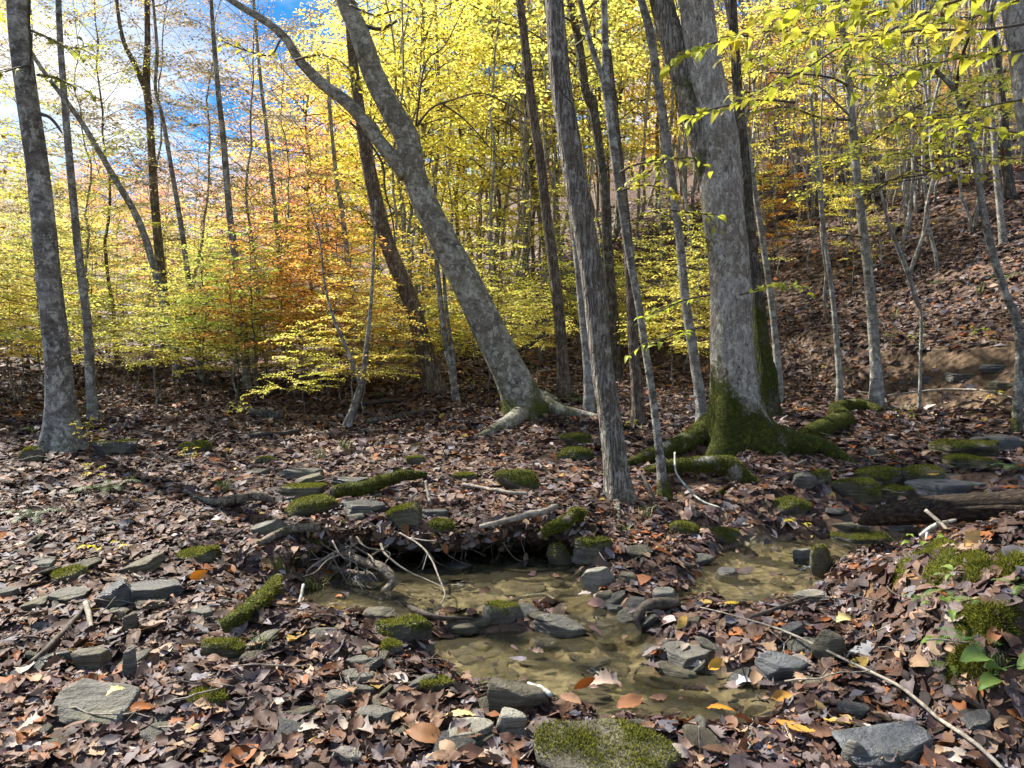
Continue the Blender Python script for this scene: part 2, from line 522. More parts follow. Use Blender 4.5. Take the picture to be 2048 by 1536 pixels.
n = N('log_wood')
g1 = n.noise(n.coord((2.2, 26, 26)), 2.0, 6, 0.7, 0.7); v = n.coord()
col = n.ramp(g1, [(0.36, (0.012, 0.009, 0.007)), (0.52, (0.06, 0.042, 0.029)), (0.70, (0.18, 0.13, 0.09))])
n.end(n.bsdf(col, 0.8, 0.25, n.bump(g1, 1.0, 0.05)))

# water: clear skin over the bed, reflecting by Fresnel
n = N('stream_water')
v = n.coord((1, 1.6, 1))
nz = n.math('ADD', n.noise(v, 5, 3, 0.5, 0.8), n.math('MULTIPLY', n.noise(v, 22, 2), 0.15))
bp = n.bump(nz, 0.10, 0.02)
gl = n.new('ShaderNodeBsdfGlossy'); gl.inputs['Roughness'].default_value = 0.04; gl.inputs['Color'].default_value = (0.95, 0.97, 1, 1); n.l(bp, gl.inputs['Normal'])
tp = n.new('ShaderNodeBsdfTransparent'); tp.inputs['Color'].default_value = (0.92, 0.89, 0.80, 1)
fr = n.new('ShaderNodeFresnel'); fr.inputs['IOR'].default_value = 1.42; n.l(bp, fr.inputs['Normal'])
mx = n.new('ShaderNodeMixShader'); n.l(fr.outputs[0], mx.inputs[0]); silt = n.new('ShaderNodeBsdfDiffuse'); silt.inputs['Color'].default_value = (0.30, 0.265, 0.16, 1)
ms_ = n.new('ShaderNodeMixShader'); ms_.inputs[0].default_value = 0.09; n.l(tp.outputs[0], ms_.inputs[1]); n.l(silt.outputs[0], ms_.inputs[2])
n.l(ms_.outputs[0], mx.inputs[1]); n.l(gl.outputs[0], mx.inputs[2]); n.end(mx)
n = N('foam_water')
nz = n.noise(n.coord(), 60, 4, 0.7)
gl = n.bsdf((0.30, 0.32, 0.32), 0.08, 0.8, n.bump(nz, 1.0, 0.03)); gl.inputs['Transmission Weight'].default_value = 0.75; gl.inputs['IOR'].default_value = 1.33
n.end(gl)

# ------------------------------------------------------------------ terrain
BY = np.array([-400, 2, 3, 4.3, 5.2, 5.6, 6.2, 8.3, 10, 13, 18, 25, 40, 70, 110, 160, 400], float)
BZ = np.array([0.0, 0.0, 0.02, 0.10, 0.20, 0.25, 0.29, 0.48, 0.60, 0.92, 1.35, 2.2, 4.6, 10, 17, 21, 24])
HSx = np.array([-60, -2.0, -0.8, 0.0, 0.45, 1.5, 3, 6, 9, 14, 30, 80, 250], float)
HSz = np.array([0, 0, 0.03, 0.12, 0.92, 1.32, 1.95, 3.5, 4.6, 5.9, 10, 22, 38])
LOWER = [(878, 1284), (960, 1268), (1060, 1270), (1190, 1276), (1275, 1270), (1300, 1296), (1265, 1325), (1340, 1345), (1440, 1350), (1535, 1400), (1515, 1458), (1380, 1455), (1270, 1435), (1190, 1425), (1100, 1395), (980, 1370), (895, 1320)]
UPPER = [(600, 1205), (640, 1165), (720, 1120), (850, 1085), (1000, 1085), (1100, 1110), (1170, 1150), (1180, 1190), (1170, 1206), (1080, 1208), (960, 1222), (820, 1234), (740, 1230), (670, 1222)]
RIGHT = [(1420, 1130), (1480, 1088), (1600, 1082), (1720, 1078), (1850, 1072), (1930, 1085), (1800, 1115), (1690, 1125), (1645, 1150), (1610, 1190), (1570, 1212), (1490, 1225), (1420, 1195), (1350, 1205), (1400, 1170)]
LV = {'lower': -0.07, 'upper': -0.02, 'right': -0.01}
POOL = {k: np.array([onz(u, v, LV[k]) for u, v in p]) for k, p in (('lower', LOWER), ('upper', UPPER), ('right', RIGHT))}


LV['riffle'] = -0.035
POOL['riffle'] = np.array([onz(u, v, LV['riffle']) for u, v in [(1165, 1200), (1235, 1232), (1250, 1262), (1200, 1272), (1185, 1250), (1130, 1214)]])


def sdpoly(poly, x, y):
    x = np.asarray(x, float); y = np.asarray(y, float)
    d = np.full(x.shape, 1e9); ins = np.zeros(x.shape, bool)
    n = len(poly)
    for i in range(n):
        ax, ay = poly[i]; bx, by = poly[(i + 1) % n]
        ex, ey = bx - ax, by - ay
        t = np.clip(((x - ax) * ex + (y - ay) * ey) / (ex * ex + ey * ey + 1e-12), 0, 1)
        d = np.minimum(d, np.hypot(x - ax - t * ex, y - ay - t * ey))
        c = ((ay > y) != (by > y)) & (x < (bx - ax) * (y - ay) / (by - ay + 1e-12) + ax)
        ins ^= c
    return np.where(ins, -d, d)


def hbank(x, y):
    x = np.asarray(x, float); y = np.asarray(y, float)
    z = np.interp(y, BY, BZ)
    s = (x - 5.0) * 0.918 + (y - 11.7) * 0.40
    s = s + 0.5 * fbm(x * 0.35, y * 0.35, o=2)
    z = z + np.interp(s, HSx, HSz)
    far = sstep(6, 14, y)
    z = z + (0.03 + 0.10 * far) * fbm(x * 0.45 + 3, y * 0.45, o=3) + 0.022 * fbm(x * 2.6, y * 2.6 + 8, o=3)
    z = z + 1.2 * sstep(25, 60, y) * fbm(x * 0.05, y * 0.05, o=2)
    # left field: low ribs of shale
    z = z + 0.05 * sstep(-0.7, -1.5, x) * sstep(2.8, 4, y) * sstep(8, 6, y)
    # near right mound
    e = 0.10 * fbm(x * 2.0, y * 2.0, o=2)
    mx_ = sstep(1.66, 2.12, x + e - 0.16 * (y - 3.3)) * sstep(2.55, 3.25, y + e) * sstep(4.8, 4.0, y + e)
    z = z + 0.60 * mx_
    # right bank the log rests on
    z = z + 0.25 * sstep(2.7, 3.6, x + e) * sstep(3.8, 4.6, y) * sstep(7, 6, y)
    # left of the camera the ground lifts a little
    z = z + 0.02 * np.maximum(0, -x - 4)
    return z


LIPPX = [(585, 1112), (612, 1085), (650, 1068), (720, 1056), (800, 1066), (880, 1072), (960, 1062), (1050, 1052), (1110, 1052), (1160, 1062), (1190, 1085)]


def hit0(fn, u, v, y0=1.6, y1=150):
    d = ray(u, v)
    def first(ys):
        px = d[0] / d[1] * ys; pz = CAMH + d[2] / d[1] * ys
        k = np.nonzero(pz < fn(px, ys))[0]
        return k[0] if len(k) else len(ys) - 1
    ys = np.concatenate([np.arange(y0, 16, 0.12), np.arange(16, y1, 0.6)])
    i = first(ys)
    a_, b_ = ys[max(i - 1, 0)], ys[i]
    ys = np.linspace(a_, b_, 14); i = first(ys); y = ys[i]
    return np.array([d[0] / d[1] * y, y, CAMH + d[2] / d[1] * y])


LIP = catmull(np.array([hit0(hbank, u, v) for u, v in LIPPX]), 60)[:, :2]
LIPBACK = LIP + np.stack([np.linspace(0.02, 0.06, 60), 0.10 + 0.42 * np.sin(np.linspace(0.05, np.pi - 0.05, 60)) ** 0.6], 1)
CAV = np.vstack([LIP[::3], LIPBACK[::-3]])
CAVOUT = np.vstack([LIP[::3], (LIPBACK + (0, 0.22))[::-3]])
CAV2 = np.array([onz(u, v, 0.30) for u, v in [(1335, 935), (1400, 928), (1465, 935), (1478, 962), (1440, 985), (1380, 990), (1330, 970)]])


def pools(x, y):
    return {k: sdpoly(p, x, y) for k, p in POOL.items()}


def hcar(x, y):
    x = np.asarray(x, float); y = np.asarray(y, float)
    z = hbank(x, y)
    near = (y > 1.5) & (y < 8) & (np.abs(x) < 7)
    if not np.any(near):
        return z
    xn, yn = x[near], y[near]
    zn = z[near]
    wob = 0.05 * fbm(xn * 3.1, yn * 3.1, o=2)
    for k, p in POOL.items():
        s = sdpoly(p, xn, yn) + wob
        lim = LV[k] + 0.03 + np.where(xn > 1.5, 0.55, 0.22) * np.maximum(s, 0) + 0.02 * vnoise(xn * 7, yn * 7)
        if k == 'upper': lim = np.where(yn > np.interp(xn, LIP[:, 0], LIP[:, 1]) - 0.02, 9, lim)
        zn = np.minimum(zn, lim)
        t = sstep(0.17, -0.10, s)
        bedz = LV[k] - 0.06 + 0.008 * fbm(xn * 5, yn * 5, o=3)
        zn = np.where(zn > bedz, zn * (1 - t) + bedz * t, zn)
    s = sdpoly(CAV, xn, yn)
    t = sstep(0.03, -0.03, s)
    zn = zn * (1 - t) + (-0.07) * t
    s = sdpoly(CAV2, xn, yn); t = sstep(0.06, -0.06, s); zn = zn - 0.22 * t
    z = z.copy(); z[near] = zn
    return z


def ztop_exact(x, y):
    x = np.atleast_1d(np.asarray(x, float)); y = np.atleast_1d(np.asarray(y, float))
    z = hcar(x, y)
    near = (y > 4) & (y < 8) & (np.abs(x) < 4)
    if np.any(near):
        s = sdpoly(CAVOUT, x[near], y[near])
        z[near] = np.where(s < 0, hbank(x[near], y[near]) + 0.015, z[near])
    return z


GX0, GX1, GY0, GY1, GS = -8.0, 8.0, 1.5, 16.0, 0.025
FX0, FX1, FY0, FY1, FS = -100.0, 100.0, 1.5, 160.0, 0.5


def _grid(x0, x1, y0, y1, st):
    gx = np.arange(x0, x1 + st, st); gy = np.arange(y0, y1 + st, st)
    a, b = np.meshgrid(gx, gy); return ztop_exact(a.ravel(), b.ravel()).reshape(a.shape)


GRIDN = _grid(GX0, GX1, GY0, GY1, GS); GRIDF = _grid(FX0, FX1, FY0, FY1, FS)


def _look(g, x, y, x0, y0, st):
    fx = np.clip((x - x0) / st, 0, g.shape[1] - 1.001); fy = np.clip((y - y0) / st, 0, g.shape[0] - 1.001)
    ix = fx.astype(int); iy = fy.astype(int); fx = fx - ix; fy = fy - iy
    return (g[iy, ix] * (1 - fx) + g[iy, ix + 1] * fx) * (1 - fy) + (g[iy + 1, ix] * (1 - fx) + g[iy + 1, ix + 1] * fx) * fy


def ztop(x, y):
    x = np.atleast_1d(np.asarray(x, float)); y = np.atleast_1d(np.asarray(y, float))
    near = (x > GX0) & (x < GX1) & (y > GY0) & (y < GY1)
    return np.where(near, _look(GRIDN, x, y, GX0, GY0, GS), _look(GRIDF, x, y, FX0, FY0, FS))


def hit(u, v):
    return hit0(ztop, u, v)


def znorm(x, y, e=0.06):
    gx = (ztop(x + e, y) - ztop(x - e, y)) / (2 * e); gy = (ztop(x, y + e) - ztop(x, y - e)) / (2 * e)
    g = np.stack([-np.clip(gx, -1.2, 1.2), -np.clip(gy, -1.2, 1.2), np.ones_like(gx)], -1)
    return unit(g)


ang = np.concatenate([np.radians(np.linspace(-180, -46, 50, endpoint=False)), np.radians(np.linspace(-46, 46, 420, endpoint=False)), np.radians(np.linspace(46, 180, 50, endpoint=False))])
rad = np.concatenate([[0.3, 0.8, 1.3], np.geomspace(1.7, 9, 230), np.geomspace(9.2, 30, 90), np.geomspace(31, 420, 60)])
na, nr = len(ang), len(rad)
X = rad[:, None] * np.sin(ang)[None]; Y = rad[:, None] * np.cos(ang)[None]
X = X.ravel(); Y = Y.ravel()
Z = hcar(X, Y)
pp = pools(X, Y)
bedm = np.zeros_like(X)
for k in pp: bedm = np.maximum(bedm, sstep(0.10, -0.05, pp[k]))
sh_ = (X - 5.0) * 0.918 + (Y - 11.7) * 0.40
soilm = sstep(-0.2, 0.2, sh_) * sstep(1.9, 1.2, sh_) * sstep(4.9, 5.7, X) * sstep(0.0, 0.5, 0.35 + fbm(X, Y, o=3))
soilm = np.maximum(soilm, sstep(0.02, -0.05, sdpoly(CAV, X, Y)))
i = np.arange(nr - 1)[:, None]; j = np.arange(na)[None]; jn = (j + 1) % na
Q = np.stack([i * na + j, (i + 1) * na + j, (i + 1) * na + jn, i * na + jn], -1).reshape(-1, 4)
Q = Q[:, ::-1]
V = np.stack([X, Y, Z], 1); V = np.vstack([V, [[0, 0, float(hcar(np.array([0.0]), np.array([0.0]))[0])]]])
T = np.stack([np.full(na, len(V) - 1), (np.arange(na) + 1) % na, np.arange(na)], 1)[:, ::-1]
ground = mk('ground', V, Q, T, 'ground_soil', attrs={'bed': np.append(bedm, 0), 'soil': np.append(soilm, 0)})
ground['kind'] = 'structure'
# make normals point up
me = ground.data
if me.polygons[len(me.polygons) // 3].normal.z < 0:
    me.flip_normals()

# overhanging root mat of the undercut bank
nt = len(LIP); prof = []
K = 18
Vv = []
for a in range(nt):
    f, bk = LIP[a], LIPBACK[a] + np.array([0, 0.22])
    zt = float(hbank(np.array([f[0]]), np.array([f[1]]))[0])
    end = min(1, a / 6, (nt - 1 - a) / 6)
    th = 0.03 + 0.075 * end
    for kx in range(K):
        if kx < 9:
            t = kx / 8; p = bk * (1 - t) + f * t
            z = float(hbank(np.array([p[0]]), np.array([p[1]]))[0]) + 0.012 * math.sin(math.pi * t) - (0.03 if kx == 8 else 0) - (0.05 if kx == 0 else 0)
        else:
            t = (kx - 9) / 8; p = f * (1 - t) + bk * t
            if kx == 9: p = p + np.array([0, -0.015])
            z = zt - th - 0.03 * t + 0.035 * float(fbm(p[0] * 6, p[1] * 6 + kx, o=3))
        Vv.append((p[0], p[1], z))
Vv = np.array(Vv)
nz = fbm(Vv[:, 0] * 9, Vv[:, 1] * 9, Vv[:, 2] * 9, o=3)
Vv[:, 1] += 0.02 * nz; Vv[:, 2] += 0.008 * nz
Qm = [(a * K + k, (a + 1) * K + k, (a + 1) * K + (k + 1) % K, a * K + (k + 1) % K) for a in range(nt - 1) for k in range(K)]
lip = mk('undercut_bank', Vv, np.array(Qm), None, 'bank_soil', attrs={'moss': 0.45 + 0.6 * vnoise(Vv[:, 0] * 2.3, Vv[:, 1] * 2.3)})
lip['kind'] = 'structure'

# water sheets
for k in POOL:
    P = POOL[k]; c0 = P.mean(0)
    ring = catmull(np.vstack([P, P[:1]]), 61)[:-1]
    ring = ring + unit(ring - c0) * 0.10
    nrg = 14
    V = []; 
    for a in range(nrg):
        t = (a + 1) / nrg
        V.append(np.column_stack([c0 + (ring - c0) * t, np.full(60, LV[k])]))
    V = np.vstack(V + [np.append(c0, LV[k])[None]])
    Q = [(a * 60 + b, a * 60 + (b + 1) % 60, (a + 1) * 60 + (b + 1) % 60, (a + 1) * 60 + b) for a in range(nrg - 1) for b in range(60)]
    Tt = [(len(V) - 1, b, (b + 1) % 60) for b in range(60)]
    V[:, 2] += 0.003 * fbm(V[:, 0] * 12, V[:, 1] * 12, o=2)
    w = mk('stream_water', V, np.array(Q), np.array(Tt), 'stream_water')
    w['kind'] = 'structure'
    if w.data.polygons[0].normal.z < 0: w.data.flip_normals()


# ------------------------------------------------------------------ trees of the middle ground, traced trunk by trunk
def lrough(seed, amp, kt, ks, fl=0.0, lobes=5, fh=0.35):
    def f(th, L):
        r = 1 + amp * fbm(np.cos(th) * kt + seed, np.sin(th) * kt + seed * 2, L * ks, o=3)
        return r
    return f


TREES = {}
CROWNS = {}


def main_tree(key, name, label, kind, pts, y=None, base=None, top=9.0, seg=20, moss=0.0, flare=0.25, lobes=5, crown=None, ccol=None, cscale=1.0, group=None, amp=0.05, mossside=0.0, mtop=1.0):
    u0, v0, w0 = pts[-1]
    if y is None:
        h = hit(u0, v0); y = h[1]
    B = at(u0, v0, y)
    gz = float(ztop(B[0], y)[0])
    P = []
    nzr = random.Random(hash(key) % 1000 if False else sum(map(ord, key)))
    for k, (u, v, w) in enumerate(pts):
        q = at(u, v, y)
        P.append((q[0], y, q[2], w * 0.41 / F * y))
    P = P[::-1]                                   # from the ground up
    if P[0][2] > gz: P.insert(0, (P[0][0], y, gz, P[0][3] * 1.05))
    P.insert(0, (P[0][0], y, P[0][2] - 0.25, P[0][3] * 1.02))
    a, b = np.array(P[-2]), np.array(P[-1])
    if b[2] < top and b[2] > 1.55 + 600 / F * y:
        d = (b - a) / np.linalg.norm((b - a)[:3]); L = (top - b[2]) / max(d[2], 0.4)
        P.append(tuple(np.append(b[:3] + d[:3] * L * 0.5, b[3] * 0.8))); P.append(tuple(np.append(b[:3] + (d[:3] + np.array([0.02, 0, 0])) * L, b[3] * 0.55)))
    P = np.array(P)
    n = int(max(20, (P[-1][2] - P[0][2]) / 0.09))
    C = catmull(P, n)
    wob = 0.25 * C[:, 3:4] * np.stack([vnoise(C[:, 2] * 0.9 + nzr.random() * 50, C[:, 2] * 0), vnoise(C[:, 2] * 0.9 + nzr.random() * 50, C[:, 2] * 0 + 9), 0 * C[:, 2]], 1)
    C[:, :3] += wob * sstep(gz + 0.3, gz + 1.2, C[:, 2])[:, None]
    sd_ = nzr.random() * 40
    ph = nzr.random() * 6

    def rough(th, L):
        r = 1 + amp * fbm(np.cos(th) * 2.2 + sd_, np.sin(th) * 2.2 + sd_, L * 2.0, o=3)
        hgt = np.broadcast_to((C[:, 2] - gz)[:, None], th.shape)
        r = r * (1 + flare * np.exp(-np.maximum(hgt, -0.1) / 0.22) * (0.75 + 0.6 * np.cos(lobes * th + ph + 0.8 * np.sin(2 * th))))
        r = r * (1 + 0.25 * flare * np.exp(-np.maximum(hgt, 0) / 0.8) * np.cos(lobes * th + ph))
        return r
    V, Q, T = tube(C[:, :3], C[:, 3], seg, rough)
    hg = V[:, 2] - gz
    mz = fbm(V[:, 0] * 3, V[:, 1] * 3, V[:, 2] * 1.5, o=3)
    side = (V[:, 0] - np.interp(V[:, 2], C[:, 2], C[:, 0])) / np.interp(V[:, 2], C[:, 2], C[:, 3])
    ms = moss * (1.25 * np.exp(-np.maximum(hg, 0) / mtop) + 0.75 * mz * np.exp(-np.maximum(hg, 0) / (2.0 * mtop))) + mossside * np.clip(np.abs(side) - 0.35, 0, 1) * (0.6 + 0.8 * mz) * np.exp(-np.maximum(hg, 0) / 4) + (1.1 * mossside * np.clip(-side - 0.1, 0, 1) * (0.9 + 0.8 * mz) * np.exp(-np.maximum(hg, 0) / 1.6) if mossside > 0.5 else 0)
    base_loc = np.array([np.interp(gz, C[:, 2], C[:, 0]), y, gz])
    root = thing(name, label, 'tree', base_loc, group)
    o = mk('trunk', V - base_loc, Q, T, kind, root, attrs={'moss': ms})
    TREES[key] = dict(root=root, loc=base_loc, C=C, y=y, kind=kind, trunk=o, gz=gz)
    if crown:
        CROWNS[key] = (crown, C[-1], ccol, cscale)
    return root


def limb(key, pts, y=None, kind=None, name='limb', seg=8, moss=0.0, grow=0.0, ground_hit=False, sink=0.3, parent=None, rough_amp=0.08, lift=0.0, attrs_moss=None):
    """extra limb or root of a traced tree: pts (u, v, w[, dy])"""
    t = TREES.get(key)
    P = []
    for q in pts:
        u, v, w = q[:3]
        if ground_hit:
            h = hit(u, v + w * 0.35); yy = h[1]
        else:
            yy = (y if y is not None else t['y']) + (q[3] if len(q) > 3 else 0)
        p = at(u, v, yy)
        r = w * (0.48 if name == 'root' else 0.41) / F * yy
        if ground_hit: p[2] = h[2] + r * (1 - 2 * sink) + lift
        P.append((*p, r))
    C = catmull(np.array(P), max(10, int(6 * len(P))))
    sd_ = sum(map(ord, str(pts[0])))
    V, Q, T = tube(C[:, :3], np.maximum(C[:, 3], 0.002), seg, lambda th, L: 1 + rough_amp * fbm(np.cos(th) * 1.5 + sd_, np.sin(th) * 1.5, L * 5, o=3))
    loc = t['loc'] if t else C[0, :3]
    ms = moss * (0.75 + 0.55 * fbm(V[:, 0] * 5, V[:, 1] * 5, V[:, 2] * 5, o=2))
    o = mk(name, V - loc, Q, T, kind or t['kind'], parent or (t['root'] if t else None), attrs={'moss': ms})
    return o


GRP = None
main_tree('T1', 'beech_tree', 'thick dark grey mottled trunk at the left edge with flared base', 'bark_mottle',
          [(25, -250, 36), (38, 0, 44), (58, 180, 47), (78, 350, 50), (97, 525, 54), (112, 690, 58), (121, 800, 66), (125, 870, 84), (126, 903, 100)], seg=32, flare=0.16, moss=0.45, mtop=0.35, crown='E', ccol=(0.42, 0.34, 0.05), top=9)
limb('T1', [(82, 228, 10, -.12), (98, 234, 8, -.2), (112, 248, 7, -.25), (124, 266, 4, -.3)], name='limb', kind='twig_bark', seg=6)
limb('T1', [(60, -20, 6, -.14), (58, 40, 7, -.15), (62, 90, 6, -.15), (60, 150, 3, -.15)], name='vine', kind='stick_dark', seg=5)
main_tree('T2', 'young_tree', 'slim grey tree just right of the thick left-edge trunk', 'bark_mottle',
          [(116, -100, 11), (118, 0, 13), (130, 200, 15), (142, 350, 17), (158, 520, 18), (172, 640, 20), (181, 760, 22), (188, 850, 26)], y=9.6, seg=14, top=9, crown='S', ccol=(0.34, 0.26, 0.08), cscale=0.6)
main_tree('T3', 'leaning_tree', 'thin trunk leaning far to the left below the clouds', 'bark_mottle',
          [(60, 100, 8), (85, 140, 10), (160, 240, 12), (220, 340, 14), (275, 440, 16), (305, 530, 17), (335, 640, 18), (355, 740, 20)], y=14, seg=12)
main_tree('T4', 'forked_tree', 'brown trunk at left forking in two against the white cloud', 'bark_brown',
          [(292, -120, 10), (293, 0, 12), (294, 90, 14), (292, 165, 18), (300, 250, 17), (308, 400, 19), (320, 520, 22), (328, 620, 24), (335, 740, 28)], y=15.5, seg=14, crown='S', ccol=(0.26, 0.17, 0.06), top=15)
limb('T4', [(290, 180, 13), (270, 130, 12), (250, 90, 11), (238, 40, 9), (228, -60, 7)])
main_tree('T5', 'slender_tree', 'thin wavy dark tree right of the forked brown trunk', 'bark_mottle',
          [(303, -80, 5), (306, 0, 6), (314, 100, 8), (311, 180, 8), (325, 235, 9), (345, 350, 11), (365, 470, 12), (380, 600, 13), (397, 720, 14), (405, 785, 16)], y=13.5, seg=10, crown='S', ccol=(0.35, 0.24, 0.06), cscale=0.55, top=10)
main_tree('T6', 'straight_tree', 'slim straight grey tree standing against the blue patch of sky', 'bark_mottle',
          [(420, -100, 7), (423, 0, 9), (432, 120, 11), (445, 260, 14), (458, 400, 16), (470, 500, 17), (483, 600, 17), (490, 700, 18), (497, 795, 21)], seg=14, y=12.5, crown='S', ccol=(0.40, 0.28, 0.05), cscale=0.6, top=10)
main_tree('T7', 'slender_tree', 'thin pale trunk rising through the orange leaves, left of centre', 'bark_pale',
          [(505, -30, 6), (520, 150, 8), (540, 330, 10), (555, 480, 11), (565, 620, 12), (577, 740, 13)], y=17, seg=10, top=14, crown='S', ccol=(0.45, 0.16, 0.10), cscale=0.7)
main_tree('T9', 'beech_tree', 'big grey beech leaning left across the centre, with one long side limb', 'bark_beech',
          [(655, -140, 34), (690, 0, 42), (715, 60, 47), (745, 150, 52), (785, 222, 56), (815, 275, 60), (828, 340, 60), (850, 395, 61), (886, 470, 66), (936, 570, 74), (985, 670, 80), (1018, 740, 84), (1040, 790, 92), (1048, 828, 108)], seg=36, moss=0.55, mtop=0.30, flare=0.12, crown='E', ccol=(0.50, 0.40, 0.05), mossside=0.35, top=9.5, amp=0.04)
limb('T9', [(815, 350, 40), (788, 318, 38), (765, 292, 34), (730, 245, 32), (692, 203, 29), (645, 168, 27), (600, 122, 23), (572, 78, 20), (530, 42, 18), (480, 12, 16), (430, -20, 13), (360, -60, 9)], seg=14, rough_amp=0.12)
limb('T9', [(688, 205, 12), (683, 188, 9), (680, 178, 5)], seg=6)
limb('T9', [(832, 250, 6), (850, 130, 4), (890, 90, 3), (930, 10, 2)], seg=6, kind='twig_bark')
limb('T9', [(836, 248, 6), (865, 215, 5), (905, 200, 4), (960, 186, 3), (1010, 205, 3), (1060, 235, 2)], seg=6, kind='twig_bark')
limb('T9', [(880, 204, 5), (930, 240, 4), (975, 290, 3), (1020, 340, 2)], seg=5, kind='twig_bark')
limb('T9', [(700, 245, 7), (735, 280, 6), (765, 330, 6), (770, 380, 5), (785, 440, 4), (790, 490, 3)], seg=5, kind='twig_bark')
limb('T9', [(730, 52, 10), (760, 58, 8), (795, 42, 5)], seg=6, kind='twig_bark')
limb('T9', [(1060, 790, 36), (1085, 800, 34), (1120, 818, 28), (1160, 826, 20), (1200, 834, 12)], seg=10, moss=0.5, name='root', ground_hit=True, sink=0.25)
limb('T9', [(1040, 825, 44), (1015, 842, 34), (985, 858, 22), (955, 872, 12)], seg=10, moss=0.7, name='root', ground_hit=True, sink=0.3)
limb('T9', [(1065, 785, 34), (1090, 790, 22), (1115, 800, 16)], seg=8, moss=0.8, name='root', ground_hit=True)
main_tree('T10', 'leaning_tree', 'dark brown furrowed trunk leaning left behind the big beech', 'bark_brown',
          [(690, -60, 16), (703, 100, 22), (722, 240, 27), (738, 340, 33), (756, 420, 35), (780, 500, 37), (815, 590, 40), (843, 680, 43), (866, 760, 46), (873, 785, 52)], seg=22, y=12.2, top=12, crown='B', ccol=(0.48, 0.36, 0.05))
main_tree('T10b', 'slender_tree', 'pale slender trunk among the red leaves near the photo centre', 'bark_pale',
          [(655, 130, 8), (663, 260, 9), (672, 350, 11), (685, 430, 12), (698, 540, 13), (712, 640, 14), (725, 740, 15)], y=17, seg=10, top=10)
main_tree('T10c', 'slender_tree', 'thin grey tree with a close twin right of the dark leaning trunk', 'bark_mottle',
          [(860, 380, 8), (868, 480, 9), (880, 600, 13), (893, 690, 15), (908, 770, 17), (912, 795, 20)], y=11.5, seg=10, top=5)
limb('T10c', [(912, 780, 10), (905, 700, 9), (893, 620, 9), (885, 520, 7), (872, 420, 5), (865, 330, 4)], name='stem')
main_tree('T12', 'straight_tree', 'straight brown-grey trunk right of the big beech, mossy foot', 'bark_brown',
          [(1036, -100, 16), (1040, 0, 19), (1052, 120, 21), (1065, 220, 22), (1080, 320, 23), (1091, 420, 24), (1105, 520, 25), (1115, 600, 27), (1122, 680, 28), (1127, 750, 30), (1129, 772, 36)], seg=18, y=11.6, moss=0.5, mtop=0.12, crown='B', ccol=(0.50, 0.34, 0.04), top=11)
main_tree('T13', 'ash_tree', 'slender furrowed grey trunk right of centre at the stream bank', 'bark_ash',
          [(1090, -180, 38), (1105, 0, 44), (1120, 150, 49), (1140, 280, 53), (1160, 400, 55), (1180, 500, 55), (1195, 600, 55), (1205, 700, 54), (1218, 800, 55), (1229, 900, 57), (1236, 965, 64), (1240, 998, 74)], seg=40, flare=0.13, moss=0.5, mtop=0.16, crown='E', ccol=(0.50, 0.42, 0.06), top=8.5)
limb('T13', [(1104, 110, 4, -.14), (1112, 160, 4, -.16), (1128, 190, 4, -.17), (1146, 212, 4, -.18), (1150, 260, 4, -.12)], name='vine', kind='stick_dark', seg=5)
limb('T13', [(1250, 985, 16), (1275, 1000, 12), (1300, 1012, 7)], name='root', ground_hit=True, moss=0.7)
limb('T13', [(1232, 1000, 18), (1236, 1020, 13), (1238, 1045, 8)], name='root', ground_hit=True, moss=0.6)
main_tree('T13b', 'slender_tree', 'pale narrow trunk hidden just behind the furrowed stream-bank trunk', 'bark_pale',
          [(1085, -50, 14), (1092, 0, 15), (1115, 150, 16), (1130, 300, 17), (1147, 450, 18), (1160, 580, 20), (1170, 680, 22), (1178, 770, 26)], y=10.5, seg=12, crown='B', ccol=(0.48, 0.40, 0.07), cscale=0.7)
main_tree('T14', 'knotty_tree', 'grey trunk with a swollen knot between the bank trunk and the forked tree', 'bark_dark',
          [(1130, -60, 17), (1142, 0, 18), (1160, 90, 20), (1172, 180, 21), (1183, 200, 30), (1190, 230, 22), (1203, 330, 22), (1215, 480, 25), (1224, 620, 27), (1232, 745, 30)], y=14, seg=14, crown='B', ccol=(0.44, 0.40, 0.08))
main_tree('T15', 'forked_tree', 'slim mossy-footed forked tree beside the furrowed stream-bank trunk', 'bark_mottle',
          [(1208, -60, 13), (1208, 0, 15), (1211, 120, 17), (1214, 190, 21), (1225, 280, 21), (1235, 360, 21), (1246, 430, 20), (1260, 520, 19), (1275, 600, 18), (1290, 700, 18), (1305, 800, 18), (1317, 890, 19), (1324, 950, 22), (1328, 985, 28)], y=6.7, seg=16, moss=0.8, mtop=0.25, crown='E', cscale=0.6, ccol=(0.46, 0.42, 0.06), top=7)
limb('T15', [(1215, 200, 17), (1203, 150, 15), (1185, 100, 14), (1172, 50, 13), (1160, 0, 12), (1150, -60, 10)])
main_tree('T15b', 'straight_tree', 'warm brown straight trunk standing behind the slim forked tree', 'bark_brown',
          [(1215, 100, 16), (1235, 300, 20), (1250, 440, 23), (1260, 560, 26), (1267, 660, 27), (1272, 750, 27), (1276, 818, 30)], seg=16, y=9.6)
main_tree('T16', 'young_tree', 'pale lichen-spotted slim trunk immediately left of the huge mossy tree', 'bark_pale',
          [(1272, -60, 16), (1283, 0, 18), (1300, 60, 20), (1315, 150, 20), (1330, 260, 21), (1345, 370, 21), (1358, 480, 20), (1370, 600, 22), (1385, 700, 24), (1398, 780, 26), (1404, 830, 28)], seg=18, y=8.9, crown='E', cscale=0.7, ccol=(0.45, 0.42, 0.06), top=9)
